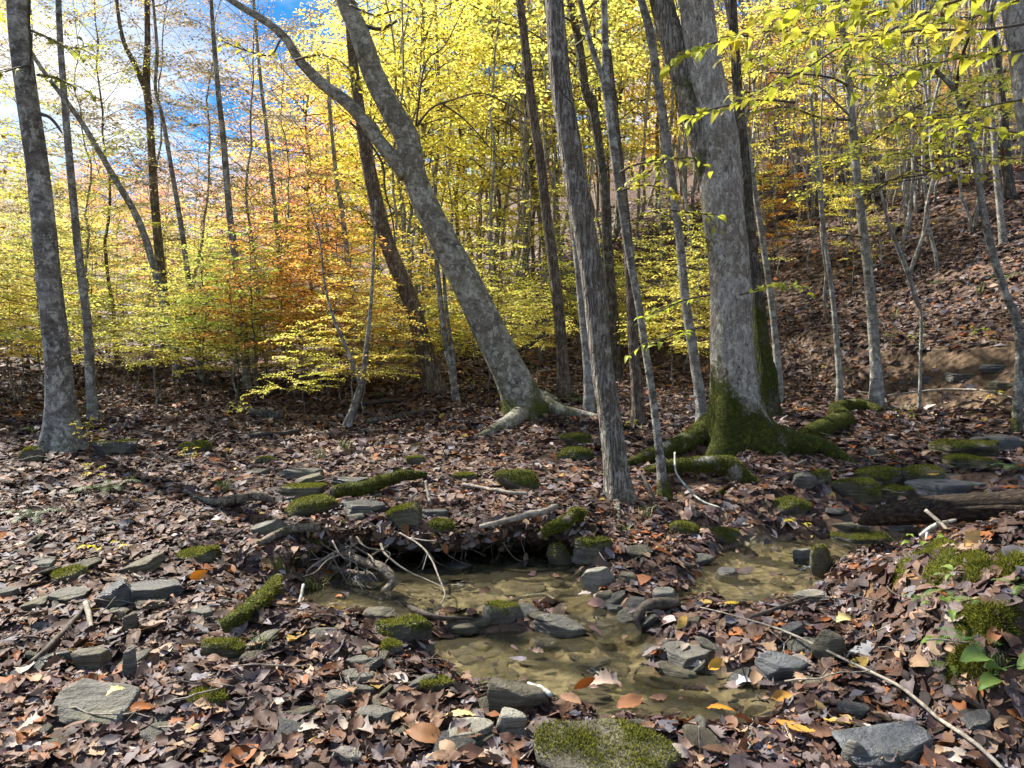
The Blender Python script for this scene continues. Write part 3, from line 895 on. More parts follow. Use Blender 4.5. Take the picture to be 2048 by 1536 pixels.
main_tree('T17', 'maple_tree', 'huge twin-stemmed pale flaky tree with moss-covered flaring roots', 'bark_maple',
          [(1380, -120, 66), (1392, 0, 76), (1403, 100, 80), (1413, 190, 84), (1425, 280, 98), (1438, 400, 96), (1453, 500, 94), (1463, 600, 97), (1466, 700, 104), (1470, 770, 118), (1477, 830, 138), (1484, 885, 165)], seg=56, moss=1.05, mtop=0.45, flare=0.26, lobes=5, crown='E', ccol=(0.7, 0.62, 0.1), mossside=0.75, amp=0.05, top=8)
limb('T17', [(1445, 470, 30), (1428, 380, 56), (1402, 270, 62), (1373, 170, 60, .12), (1345, 80, 58, .2), (1322, 0, 56, .25), (1295, -120, 52, .3), (1262, -260, 44, .3)], seg=32, name='stem', rough_amp=0.06, moss=0.55, kind='bark_ash')  # darker bark puts this stem's shade into its colour; the moss is its own
limb('T17', [(1500, 855, 70), (1545, 876, 62), (1595, 888, 52), (1635, 893, 44), (1662, 902, 34), (1688, 916, 20), (1712, 930, 8)], name='root', seg=16, ground_hit=True, moss=1.5, sink=0.15)
limb('T17', [(1612, 868, 30), (1640, 858, 38), (1668, 846, 40), (1690, 838, 36), (1672, 820, 30), (1690, 812, 28), (1730, 810, 24), (1765, 822, 14)], name='root', seg=12, ground_hit=True, moss=1.5, sink=0.15)
limb('T17', [(1425, 850, 60), (1395, 872, 48), (1350, 892, 38), (1310, 908, 32), (1275, 920, 22), (1240, 930, 8)], name='root', seg=14, ground_hit=True, moss=1.4, sink=0.15)
limb('T17', [(1455, 870, 60), (1448, 895, 44), (1456, 915, 28), (1470, 932, 10)], name='root', seg=14, ground_hit=True, moss=1.4, sink=0.2)
limb('T17', [(1290, 940, 8, .1), (1330, 934, 24), (1375, 930, 30), (1425, 928, 34), (1462, 932, 38), (1482, 955, 38), (1505, 975, 40), (1535, 990, 36), (1572, 1008, 26, -.1), (1602, 1030, 14, -.25), (1620, 1048, 5, -.35)], y=6.75, name='root', seg=14, moss=1.15)
limb('T17', [(1490, 962, 34), (1468, 980, 28), (1440, 996, 22), (1416, 1012, 13), (1396, 1030, 5, -.1)], y=6.7, name='root', seg=12, moss=1.4)
main_tree('T18', 'mossy_tree', 'moss-streaked trunk half hidden behind the huge pale tree', 'bark_dark',
          [(1462, -40, 20), (1472, 100, 22), (1480, 220, 24), (1490, 330, 27), (1498, 450, 30), (1509, 560, 34), (1519, 660, 38), (1525, 720, 44), (1528, 748, 58)], seg=20, moss=0.8, mtop=2.2, y=10.3, flare=0.4, crown='E', ccol=(0.5, 0.3, 0.1), cscale=0.8)
main_tree('T19', 'slender_tree', 'slim pale trunk just right of the moss-streaked trunk', 'bark_pale',
          [(1450, 0, 8), (1470, 110, 10), (1485, 220, 11), (1505, 350, 13), (1520, 450, 14), (1535, 560, 15), (1548, 660, 16), (1558, 760, 19)], seg=12, y=10.9)
main_tree('T20', 'slender_tree', 'thin speckled trunk left of the branching grey tree by the slope', 'bark_pale',
          [(1622, 190, 7), (1632, 300, 9), (1642, 420, 10), (1655, 520, 11), (1668, 620, 12), (1675, 700, 13), (1679, 765, 15)], seg=12, y=10.6, top=6)
main_tree('T21', 'young_tree', 'branching light grey tree at the foot of the right slope', 'bark_pale',
          [(1680, 40, 12), (1692, 110, 15), (1701, 200, 18), (1711, 320, 19), (1722, 430, 20), (1735, 540, 22), (1745, 640, 24), (1750, 720, 25), (1753, 766, 30)], seg=16, y=10.4, top=6.4, crown='A', ccol=(0.78, 0.76, 0.13), cscale=0.8)
limb('T21', [(1716, 284, 7), (1750, 278, 6), (1790, 240, 5, -.4), (1850, 205, 4, -.7), (1910, 180, 3, -1)], kind='twig_bark', seg=6)
limb('T21', [(1727, 392, 7), (1770, 365, 6, -.2), (1830, 352, 5, -.4), (1900, 345, 3, -.8)], kind='twig_bark', seg=6)
limb('T21', [(1698, 172, 6), (1660, 155, 5, -.2), (1600, 148, 4, -.4), (1540, 145, 3, -.7)], kind='twig_bark', seg=6)
limb('T21', [(1697, 230, 6), (1672, 205, 5, -.2), (1640, 175, 4, -.3), (1590, 165, 3, -.4)], kind='twig_pale', seg=6)
limb('T21', [(1712, 330, 5), (1712, 240, 4, -.2), (1745, 190, 3, -.4), (1800, 130, 2, -.6)], kind='twig_pale', seg=6)
limb('T21', [(1730, 475, 5), (1690, 470, 4, -.2), (1640, 474, 2, -.3)], kind='twig_bark', seg=5)
main_tree('T22', 'bent_sapling', 'short pale sapling with a hooked foot hanging on the bank edge', 'bark_pale',
          [(1752, 330, 5), (1770, 420, 7), (1790, 480, 9), (1812, 535, 11), (1830, 590, 11), (1838, 615, 9), (1843, 640, 7)], y=10.2, seg=10, top=4)
main_tree('T23', 'old_tree', 'thick pale distant trunk high on the right slope', 'bark_maple',
          [(1735, 40, 26), (1752, 130, 30), (1775, 280, 34), (1798, 400, 37), (1818, 490, 42), (1826, 520, 50)], y=19, seg=18, top=15, crown='B', ccol=(0.5, 0.3, 0.06))
main_tree('T23b', 'slender_tree', 'thin white trunk pressed against the thick pale distant trunk', 'bark_pale',
          [(1770, 100, 8), (1790, 220, 10), (1808, 340, 12), (1822, 440, 13), (1832, 510, 14)], y=17.5, seg=10, top=12)
main_tree('T24', 'curved_tree', 'thin curving mossy tree at the right edge above the dirt bank', 'bark_mottle',
          [(1845, 125, 8), (1870, 140, 10), (1905, 175, 12), (1928, 220, 14), (1942, 280, 15), (1955, 350, 16), (1966, 420, 17), (1986, 510, 17), (2012, 590, 17), (2038, 670, 20)], y=8.6, seg=14, moss=0.6, mtop=0.8, top=4, crown='A', ccol=(0.76, 0.76, 0.12), cscale=0.85)
limb('T24', [(1930, 222, 8), (1945, 190, 6, -.2), (1975, 160, 5, -.4), (2040, 130, 4, -.7)], kind='twig_bark', seg=6)
limb('T24', [(1912, 178, 8), (1922, 120, 7, -.4), (1942, 60, 6, -.8), (1948, -20, 5, -1.1)], kind='twig_bark', seg=6)
main_tree('T25', 'old_tree', 'pale flaky trunk cut off by the top right corner of the photo', 'bark_maple',
          [(2010, -160, 40), (2024, 0, 46), (2038, 100, 50), (2054, 200, 54), (2075, 330, 56), (2100, 500, 58), (2120, 640, 62), (2130, 720, 70)], y=6.6, seg=26, top=7, crown='E', ccol=(0.5, 0.45, 0.05), moss=0.3)
main_tree('T26', 'old_tree', 'dark trunk on top of the slope at the right edge', 'bark_dark',
          [(1985, 60, 14), (2000, 180, 18), (2012, 300, 22), (2018, 400, 28), (2022, 450, 36)], y=15, seg=14, top=12, crown='B', ccol=(0.5, 0.36, 0.05))
main_tree('T26b', 'slender_tree', 'short pale stem standing left of the dark slope-top trunk', 'bark_pale',
          [(1975, 150, 9), (1988, 280, 12), (1998, 400, 14), (2006, 490, 17)], y=13.5, seg=10, top=8)
main_tree('T27', 'forked_sapling', 'small leaning dark sapling forking low to the left of the big beech', 'bark_mottle',
          [(752, 400, 4), (748, 500, 6), (742, 600, 8), (733, 690, 11), (724, 760, 15), (708, 815, 17), (694, 856, 20)], seg=12, top=4)
limb('T27', [(722, 772, 12), (708, 735, 10), (690, 690, 9), (665, 630, 7), (648, 560, 5), (640, 480, 4), (618, 400, 3)], name='stem', seg=8)

# ------------------------------------------------------------------ foliage prototypes (shared meshes)
def leaf_quads(P, A, Nn, L, Wd, fold=0.18):
    A = unit(A); Bn = unit(np.cross(Nn, A)); Nn = np.cross(A, Bn)
    L = L[:, None]; Wd = Wd[:, None]
    v0 = P; tip = P + A * L - Nn * L * 0.10
    mid = P + A * L * 0.45
    v1 = mid + Bn * Wd * 0.5 + Nn * Wd * fold; v3 = mid - Bn * Wd * 0.5 + Nn * Wd * fold
    V = np.stack([v0, v1, tip, v3], 1).reshape(-1, 3)
    b = np.arange(len(P))[:, None] * 4
    T = np.concatenate([b + [[0, 2, 1]], b + [[0, 3, 2]]], 0)
    return V, T


def spray_leaves(path, r, leafL, step, up=0.1):
    """alternate leaves along a twig path, two-ranked in the spray plane"""
    d = np.linalg.norm(path[-1] - path[0]); k = max(3, int(d / step))
    t = (np.arange(k) + 0.6 + r.uniform(-0.2, 0.2, k)) / k
    t = np.clip(t, 0, 1)
    idx = t * (len(path) - 1); i0 = np.clip(idx.astype(int), 0, len(path) - 2); f = (idx - i0)[:, None]
    P = path[i0] * (1 - f) + path[i0 + 1] * f
    D = unit(path[i0 + 1] - path[i0])
    side = np.where(np.arange(k) % 2, 1, -1)[:, None]
    H = unit(np.cross(D, [0, 0, 1.0]))
    A = D * 0.55 + H * side * 0.85 + r.normal(0, 0.22, (k, 3)) + np.array([0, 0, -0.12])
    Nn = np.array([0, 0, 1.0]) + r.normal(0, 0.38, (k, 3))
    L = leafL * r.uniform(0.65, 1.2, k)
    return P, A, Nn, L


def make_tree_proto(key, H, crown0, spread, nb, leafL, step, seed, trunk_r, up=0.25, tw=True, bend=0.25, density=1.0, trunk=True, bare=0.0, shape='oval', twn=1.0, fine=1.0):
    r = np.random.default_rng(seed)
    tz = np.linspace(-0.2, H, 22)
    bx = bend * np.cumsum(r.normal(0, 0.05, 22)); by = bend * np.cumsum(r.normal(0, 0.05, 22))
    bx -= bx[1]; by -= by[1]
    tp_ = np.stack([bx * H * 0.25, by * H * 0.25, tz], 1)
    tr_ = trunk_r * np.maximum(0.12, 1 - 0.88 * np.clip(tz / H, 0, 1) ** 0.9)
    tr_[0:2] *= 1.25
    wood = MB(); tk = MB()
    tk.tube(tp_, tr_, 9, lambda th, L: 1 + 0.10 * fbm(np.cos(th) * 2 + seed, np.sin(th) * 2, L * 2, o=2))
    LP, LA, LN, LL = [], [], [], []
    for b in range(nb):
        f = (b + r.uniform(0, 0.9)) / nb
        z = crown0 + (H - crown0) * f
        az = b * 2.399 + r.uniform(-0.5, 0.5)
        if shape == 'oval': pr = math.sqrt(max(0.08, 1 - (2 * f - 0.85) ** 2 * 0.85))
        elif shape == 'under': pr = 1.05 - 0.75 * f
        else: pr = 0.35 + 0.9 * math.sin(math.pi * min(1, f * 0.95 + 0.05))
        Lb = spread * pr * r.uniform(0.55, 1.15)
        s0 = np.array([np.interp(z, tz, tp_[:, 0]), np.interp(z, tz, tp_[:, 1]), z])
        dr = np.array([math.cos(az), math.sin(az), 0])
        m = 7; t = np.linspace(0, 1, m)[:, None]
        upk = up * r.uniform(0.4, 1.6) + (0.5 * f if shape != 'under' else 0.15 * f)
        path = s0 + dr * Lb * t + np.array([0, 0, 1.0]) * Lb * (upk * t - 0.28 * upk * t ** 2 - 0.10 * t ** 3) + np.cumsum(r.normal(0, 0.022 * Lb, (m, 3)), 0) * (t > 0)
        rb = min(trunk_r * 0.4, (0.008 + 0.006 * Lb) * fine)
        wood.tube(path, np.linspace(rb, 0.0022, m), 5)
        if r.random() < bare: continue
        ntw = int(max(4, Lb * 7 * density * twn))
        for q in range(ntw):
            tt = 0.22 + 0.78 * (q + r.random()) / ntw
            i0 = min(int(tt * (m - 1)), m - 2); ff = tt * (m - 1) - i0
            p0 = path[i0] * (1 - ff) + path[i0 + 1] * ff
            dd = unit(path[i0 + 1] - path[i0]); hh = unit(np.cross(dd, [0, 0, 1.0]))
            sd2 = 1 if q % 2 else -1
            td = unit(dd * 0.7 + hh * sd2 * r.uniform(0.5, 1.0) + np.array([0, 0, r.normal(0.02, 0.14)]))
            Lt = Lb * 0.42 * (1.15 - 0.8 * tt) * r.uniform(0.6, 1.3) + 0.10
            tpth = np.array([p0, p0 + td * Lt * 0.5 + [0, 0, -0.01], p0 + td * Lt + np.array([0, 0, -0.07 * Lt])])
            if tw: wood.add(*tube(tpth, np.array([0.0032, 0.0024, 0.0012]), 3))
            a_ = spray_leaves(tpth, r, leafL, step)
            LP.append(a_[0]); LA.append(a_[1]); LN.append(a_[2]); LL.append(a_[3])
    P, A, Nn, L = (np.concatenate(z_) for z_ in (LP, LA, LN, LL))
    V, T = leaf_quads(P, A, Nn, L, L * r.uniform(0.42, 0.62, len(L)))
    d = dict(leaves=mk('crown', V, None, T, 'leaf_tree', link=False, smooth=False), limbs=mk('limbs', *wood.get(), mat='twig_bark', link=False), H=H, n=len(P))
    if trunk: d['trunk'] = mk('trunk', *tk.get(), mat='bark_mottle', link=False)
    PROTO.setdefault(key, []).append(d)


PROTO = {}
for sd_ in (1, 2, 3, 4):
    make_tree_proto('A', 3.6, 1.05, 1.5, 30, 0.085, 0.046, sd_, 0.022, up=0.25, shape='under', bend=0.5, density=1.5)
for sd_ in (11, 12, 13):
    make_tree_proto('B', 10.0, 2.0, 2.5, 52, 0.125, 0.068, sd_, 0.075, up=0.3, shape='oval', bend=0.5, tw=False, density=1.0)
for sd_ in (21, 22):
    make_tree_proto('S', 7.0, 1.2, 2.4, 36, 0.10, 0.085, sd_, 0.05, up=0.35, shape='oval', bend=0.4, density=0.7, trunk=False)
for sd_ in (31, 32):
    make_tree_proto('D', 5.5, 1.2, 1.3, 26, 0.09, 0.045, sd_, 0.024, up=0.35, shape='oval', bend=0.7, density=1.8, bare=0.2)
for sd_ in (41, 42):
    make_tree_proto('E', 4.5, 0.0, 2.7, 26, 0.10, 0.075, sd_, 0.06, up=0.35, shape='oval', bend=0.3, density=0.7, trunk=False)
for sd_ in (51, 52):
    make_tree_proto('W', 12.0, 3.5, 2.6, 44, 0.13, 0.08, sd_, 0.085, up=0.6, shape='oval', bend=0.4, density=0.8, bare=0.35)
for sd_ in (61, 62):
    make_tree_proto('F', 10.0, 1.2, 3.4, 44, 0.26, 0.16, sd_, 0.10, up=0.75, shape='oval', bend=0.4, density=0.55, tw=False)
for sd_ in (71, 72, 73):
    make_tree_proto('L', 12.0, 2.2, 2.8, 46, 0.108, 0.075, sd_, 0.055, up=0.45, shape='oval', bend=0.6, density=1.15, bare=0.05, fine=0.4)
for k in PROTO: print('proto', k, [p['n'] for p in PROTO[k]])

# crowns of the traced trees
BARKCOPY = {}
for key, (pk, top, ccol, sc) in CROWNS.items():
    t = TREES[key]
    p = PROTO[pk][len(key) % len(PROTO[pk])] if pk != 'E' else PROTO['E'][sum(map(ord, key)) % 2]
    rz = RND.uniform(0, 6.3)
    if max(ccol) < 0.65: ccol = (min(0.84, ccol[0] * 1.65), min(0.78, ccol[1] * 1.85), ccol[2] * 2)
    if pk == 'B':
        off = np.array([top[0], top[1], top[2] - 5.0 * sc]) - t['loc']
    elif pk == 'A':
        off = np.array([top[0], top[1], top[2] - 2.6 * sc]) - t['loc']
    elif pk == 'S':
        off = np.array([top[0], top[1], top[2] - 5.5 * sc]) - t['loc']
    else:
        off = np.array([top[0], top[1], top[2] - 1.0 * sc]) - t['loc']
    c = put('crown', p['leaves'], t['root'], off, (0, 0, rz), sc); c.color = (*ccol, 1)
    put('limbs', p['limbs'], t['root'], off, (0, 0, rz), sc)

# ------------------------------------------------------------------ understory and background trees
PAL = dict(yellow=(0.84, 0.77, 0.15), ygreen=(0.76, 0.76, 0.15), green=(0.52, 0.62, 0.11), gold=(0.86, 0.67, 0.12), orange=(0.80, 0.44, 0.08),
           red=(0.80, 0.36, 0.20), rust=(0.52, 0.30, 0.14), mauve=(0.46, 0.35, 0.29), tan=(0.62, 0.48, 0.26), olive=(0.36, 0.31, 0.15))  # olive puts the dulling of backlit leaves into their colour
barkvar = {}


def proto_trunk(p, bk):
    k = (id(p), bk)
    if k not in barkvar:
        m_ = p['trunk'].copy(); m_.materials.clear(); m_.materials.append(M[bk]); barkvar[k] = m_
    return barkvar[k]


NTREE = [0]


def wild_tree(u, y, pk, colname, scale, label, group, name, bk='bark_mottle', vtop=None, sxy=1.0, lean=0.04):
    r = RND
    x = (u - 1024) / F * y
    z = float(ztop(x, y)[0])
    plist = PROTO[pk]; p = plist[NTREE[0] % len(plist)]; NTREE[0] += 1
    if vtop is not None:
        scale = max(0.35, (at(u, vtop, y)[2] - z) / p['H'])
    root = thing(name, label, 'tree', (x, y, z), group)
    root.rotation_euler = (r.gauss(0, lean), r.gauss(0, lean), r.uniform(0, 6.28))
    root.scale = (scale * sxy, scale * sxy, scale)
    put('trunk', proto_trunk(p, bk), root)
    put('limbs', p['limbs'], root)
    c = put('crown', p['leaves'], root)
    b = PAL[colname]; j = r.uniform(0.85, 1.12)
    c.color = (b[0] * j, b[1] * j * r.uniform(0.93, 1.07), b[2], 1)
    return root


def pick(opts):
    t = RND.random() * sum(w for _, w in opts)
    for c, w in opts:
        t -= w
        if t <= 0: return c
    return opts[-1][0]


CW = dict(yellow='yellow', ygreen='yellow-green', green='green', gold='golden', orange='orange', red='red', rust='rusty brown', mauve='dull mauve', tan='tan', olive='olive-brown')
# understory saplings: (u range, y range, top v range, n, colours, zone words)
ZONES = [
    ((-80, 110), (8.5, 14), (420, 620), 7, [('yellow', 3), ('ygreen', 2), ('gold', 2)], 'behind the thick trunk at the left edge', 'A'),
    ((170, 420), (9.5, 15), (420, 620), 8, [('ygreen', 3), ('yellow', 6)], 'between the left-edge trunk and the straight grey tree', 'A'),
    ((390, 560), (10, 15), (430, 620), 6, [('ygreen', 4), ('yellow', 4), ('green', 1)], 'around the foot of the straight grey tree', 'A'),
    ((500, 740), (10.5, 15.5), (380, 540), 8, [('orange', 4), ('gold', 3), ('yellow', 1)], 'in the orange thicket left of the big beech', 'A'),
    ((560, 800), (9.5, 13), (560, 690), 6, [('gold', 3), ('yellow', 3)], 'low in front of the orange thicket', 'A'),
    ((760, 1010), (12, 18), (430, 620), 10, [('yellow', 5), ('gold', 2), ('ygreen', 2)], 'behind the leaning beech trunk', 'A'),
    ((1010, 1290), (12, 19), (420, 620), 9, [('yellow', 4), ('ygreen', 2), ('gold', 2)], 'behind the straight trunks right of centre', 'A'),
    ((1290, 1480), (12, 18), (380, 560), 7, [('yellow', 4), ('ygreen', 3)], 'behind the huge mossy tree', 'A'),
    ((1540, 2000), (13, 20), (260, 420), 5, [('yellow', 4), ('gold', 2), ('ygreen', 1)], 'on the right slope', 'D'),
    ((-60, 300), (14, 22), (400, 520), 6, [('yellow', 4), ('ygreen', 3), ('gold', 1)], 'farther back between the thick trunk and the forked brown trunk', 'A'),
    ((300, 580), (14, 22), (400, 520), 6, [('yellow', 4), ('ygreen', 2), ('green', 1)], 'farther back around the straight grey tree', 'A'),
    # mid trees
    ((-150, 130), (17, 30), (330, 430), 8, [('yellow', 3), ('ygreen', 2), ('tan', 2)], 'far behind the left-edge trunk', 'B'),
    ((130, 420), (20, 34), (390, 470), 9, [('yellow', 3), ('ygreen', 2), ('orange', 2), ('tan', 2)], 'under the clouds at left', 'B'),
    ((400, 560), (22, 34), (400, 480), 5, [('green', 2), ('tan', 3), ('yellow', 2)], 'under the blue patch of sky', 'B'),
    ((560, 720), (19, 27), (180, 330), 4, [('red', 4), ('orange', 2)], 'in the red patch left of the beech', 'B'),
    ((600, 780), (17, 26), (-50, 150), 4, [('yellow', 4), ('gold', 2)], 'behind the long limb of the beech', 'B'),
    ((760, 1050), (17, 30), (-250, 80), 9, [('yellow', 6), ('ygreen', 3), ('gold', 1)], 'filling the middle behind the beech', 'B'),
    ((1030, 1330), (16, 30), (-300, 60), 8, [('yellow', 5), ('gold', 2), ('ygreen', 3)], 'filling the middle behind the stream-bank trunks', 'B'),
    ((1300, 1560), (17, 32), (-150, 120), 7, [('gold', 3), ('yellow', 3), ('orange', 2)], 'behind the huge mossy tree', 'B'),
    ((1500, 1700), (22, 36), (40, 220), 4, [('orange', 2), ('red', 1), ('tan', 2), ('gold', 2)], 'on the hill right of the huge mossy tree', 'W'),
    ((1650, 2150), (20, 38), (-120, 120), 9, [('gold', 3), ('yellow', 2), ('tan', 2), ('orange', 2)], 'on the upper right slope', 'W'),
    ((1500, 2150), (26, 40), (-50, 200), 5, [('gold', 3), ('rust', 2), ('yellow', 2), ('orange', 2)], 'farther up the right slope', 'B'),
    ((-40, 300), (13, 20), (-200, 60), 4, [('olive', 2), ('tan', 2), ('ygreen', 2)], 'thinly veiling the clouds at far left', 'L'),
    ((260, 600), (14, 21), (-200, 60), 4, [('olive', 3), ('mauve', 1), ('red', 1)], 'thinly veiling the sky left of the beech', 'L'),  # olive and mauve leaves: backlit darkening put into the colour
    ((1480, 2080), (14, 21), (120, 330), 8, [('yellow', 4), ('gold', 4), ('orange', 1)], 'among the pale poles of the right slope', 'D'),
    ((1480, 2100), (18, 30), (-100, 200), 5, [('yellow', 3), ('gold', 4), ('orange', 2), ('rust', 1)], 'high on the right slope', 'L'),
    ((-120, 300), (24, 46), (290, 400), 9, [('tan', 2), ('orange', 3), ('yellow', 3), ('red', 1)], 'on the rise behind the forked brown trunk', 'B'),
    ((300, 600), (24, 46), (270, 390), 8, [('orange', 3), ('tan', 2), ('yellow', 2), ('red', 3)], 'on the rise behind the straight grey tree', 'B'),
    # far ridge
    ((-250, 560), (60, 105), (310, 390), 26, [('tan', 4), ('rust', 2), ('mauve', 3), ('orange', 2), ('gold', 1)], 'on the far ridge at left', 'F'),
    ((560, 1100), (45, 90), (120, 330), 16, [('tan', 3), ('orange', 2), ('yellow', 2), ('mauve', 2), ('red', 1)], 'on the far hillside behind the centre', 'F'),
    ((1100, 2200), (40, 90), (-60, 180), 20, [('gold', 3), ('orange', 2), ('tan', 4), ('mauve', 2), ('red', 1)], 'on the far hillside at right', 'F'),
]
for (ur, yr, vr, cnt, cols, zone, pk) in ZONES:
    for q in range(cnt):
        u = ur[0] + (ur[1] - ur[0]) * (q + RND.random()) / cnt
        y = RND.uniform(*yr); c = pick(cols)
        kind = {'A': 'sapling', 'B': 'leafy tree', 'D': 'thin pole sapling', 'W': 'sparse tall tree', 'F': 'broad tree', 'L': 'lacy tall tree'}[pk]
        nm = {'A': 'beech_sapling', 'B': 'forest_tree', 'D': 'pole_sapling', 'W': 'sparse_tree', 'F': 'distant_tree', 'L': 'lacy_tree'}[pk]
        wild_tree(u, y, pk, c, 1, f'{CW[c]} {kind} {zone}', f'{CW[c]} {kind}s {zone}', nm, RND.choice(['bark_mottle', 'bark_pale', 'bark_brown', 'bark_mottle']), vtop=RND.uniform(*vr), sxy={'A': 1.15, 'B': 0.95, 'D': 1.2, 'W': 1.0, 'F': 1.35, 'L': 1.0}[pk])

for (x_, y_, c) in ((-10.6, 12.6, 'yellow'), (-13.5, 14.6, 'ygreen')):  # trees added past the left edge to shade the left ground
    wild_tree(1024 + x_ / y_ * F, y_, 'B', c, 1.0, f'{CW[c]} leafy tree at the left beyond the thick trunk', f'{CW[c]} trees added for shade past the left edge', 'forest_tree', 'bark_mottle')
ordinals(('beech_sapling', 'forest_tree', 'pole_sapling', 'sparse_tree', 'distant_tree', 'lacy_tree'))

# thin pale poles crowding the right slope
POLE = []
for sd_ in range(4):
    r = np.random.default_rng(70 + sd_)
    z = np.linspace(-0.15, 6, 16); b_ = np.cumsum(r.normal(0, 0.06, (16, 2)), 0); b_ -= b_[0]
    m_ = MB(); P_ = np.column_stack([b_, z]); m_.tube(P_, np.linspace(0.028, 0.012, 16), 6)
    for q in range(7):
        i0 = r.integers(5, 14); a_ = r.uniform(0, 6.28); L_ = r.uniform(0.3, 0.9)
        m_.tube(np.array([P_[i0], P_[i0] + [math.cos(a_) * L_ * 0.6, math.sin(a_) * L_ * 0.6, L_ * 0.45], P_[i0] + [math.cos(a_) * L_, math.sin(a_) * L_, L_ * 1.0]]), np.array([0.006, 0.004, 0.002]), 4)
    POLE.append(mk('bare_sapling', *m_.get(), mat='bark_pale', link=False))
for q in range(210):
    u = RND.choice([RND.uniform(1500, 2060), RND.uniform(1560, 2060), RND.uniform(780, 1500)]); y = RND.uniform(13.5, 34)
    x = (u - 1024) / F * y; z = float(ztop(x, y)[0])
    if u < 1500 and y < 16: y += 6
    o = put('bare_sapling', POLE[q % 4], None, (x, y, z), (RND.gauss(0, 0.05), RND.gauss(0, 0.05), RND.uniform(0, 6.28)), RND.uniform(0.7, 1.6) if y < 20 else RND.uniform(1.3, 2.5))
    far = 'low' if y < 18 else ('halfway up' if y < 25 else 'high up')
    zone = (far + ' on the slope ' + ('right beside the huge pale tree' if u < 1640 else 'around the branching grey tree' if u < 1760 else 'around the thick pale trunk' if u < 1880 else 'near the right edge')) if u > 1500 else (('near' if y < 20 else 'far') + ' behind the trunks ' + ('around and right of the big beech' if u < 1250 else 'left of the huge pale tree'))
    tag(o, f'thin bare pale pole {zone}', 'tree', f'bare pale poles {zone}')
ordinals(('bare_sapling',))

# ------------------------------------------------------------------ rocks
def ico(sub):
    t = (1 + 5 ** 0.5) / 2
    V = [(-1, t, 0), (1, t, 0), (-1, -t, 0), (1, -t, 0), (0, -1, t), (0, 1, t), (0, -1, -t), (0, 1, -t), (t, 0, -1), (t, 0, 1), (-t, 0, -1), (-t, 0, 1)]
    Fc = [(0, 11, 5), (0, 5, 1), (0, 1, 7), (0, 7, 10), (0, 10, 11), (1, 5, 9), (5, 11, 4), (11, 10, 2), (10, 7, 6), (7, 1, 8), (3, 9, 4), (3, 4, 2), (3, 2, 6), (3, 6, 8), (3, 8, 9), (4, 9, 5), (2, 4, 11), (6, 2, 10), (8, 6, 7), (9, 8, 1)]
    V = [np.array(v_) / np.linalg.norm(v_) for v_ in V]
    for _ in range(sub):
        mid = {}; F2 = []
        def mpt(a, b):
            k = (min(a, b), max(a, b))
            if k not in mid:
                m_ = V[a] + V[b]; V.append(m_ / np.linalg.norm(m_)); mid[k] = len(V) - 1
            return mid[k]
        for a, b, c in Fc:
            ab, bc, ca = mpt(a, b), mpt(b, c), mpt(c, a)
            F2 += [(a, ab, ca), (b, bc, ab), (c, ca, bc), (ab, bc, ca)]
        Fc = F2
    return np.array(V), np.array(Fc)


ICO = {k: ico(k) for k in (2, 3, 4)}


def rock_mesh(seed, kind, sub):
    """unit rock inside [-.5,.5]^3 with flat cleaved faces"""
    r = np.random.default_rng(seed)
    D, Fc = ICO[sub]
    if kind == 'slab': nside, jz, hz = 6, 0.12, 1.0
    elif kind == 'block': nside, jz, hz = 5, 0.30, 1.0
    else: nside, jz, hz = 9, 0.6, 1.0
    pl = []
    ph = r.uniform(0, 6.28)
    for k in range(nside):
        a = ph + 2 * np.pi * k / nside + r.normal(0, 0.25)
        pl.append((np.array([math.cos(a), math.sin(a), r.normal(0, jz)]), r.uniform(0.72, 1.0)))
    for sgn in (1, -1):
        pl.append((np.array([r.normal(0, 0.10), r.normal(0, 0.10), sgn]), 0.80 if kind != 'round' else 0.92))
    for k in range(5 if kind != 'round' else 8):
        pl.append((unit(r.normal(0, 1, 3)), r.uniform(0.88, 1.08)))
    rad_ = np.full(len(D), 1.25)
    sm = 55.0 if kind != 'round' else 9.0
    acc = np.exp(-sm * rad_)
    for nrm, h in pl:
        nrm = unit(nrm); d = D @ nrm
        rr = np.where(d > 0.05, h / np.maximum(d, 0.05), 9)
        acc = acc + np.exp(-sm * np.minimum(rr, 3))
    rad_ = -np.log(acc) / sm
    V = D * rad_[:, None]
    o = r.uniform(0, 60)
    V = V + D * (0.045 * fbm(V[:, 0] * 1.6 + o, V[:, 1] * 1.6, V[:, 2] * 1.6, o=3))[:, None]
    if kind != 'round':      # layered shale steps
        q = V[:, 2] * 3.2 + 0.4 * fbm(V[:, 0] + o, V[:, 1], o=2)
        V[:, :2] *= (1 + 0.035 * (vnoise(np.floor(q) * 7.3, np.full(len(q), o)) ))[:, None]
    lo, hi = V.min(0), V.max(0)
    return (V - (lo + hi) / 2) / (hi - lo), Fc


NROCK = [0]
FOOT = []


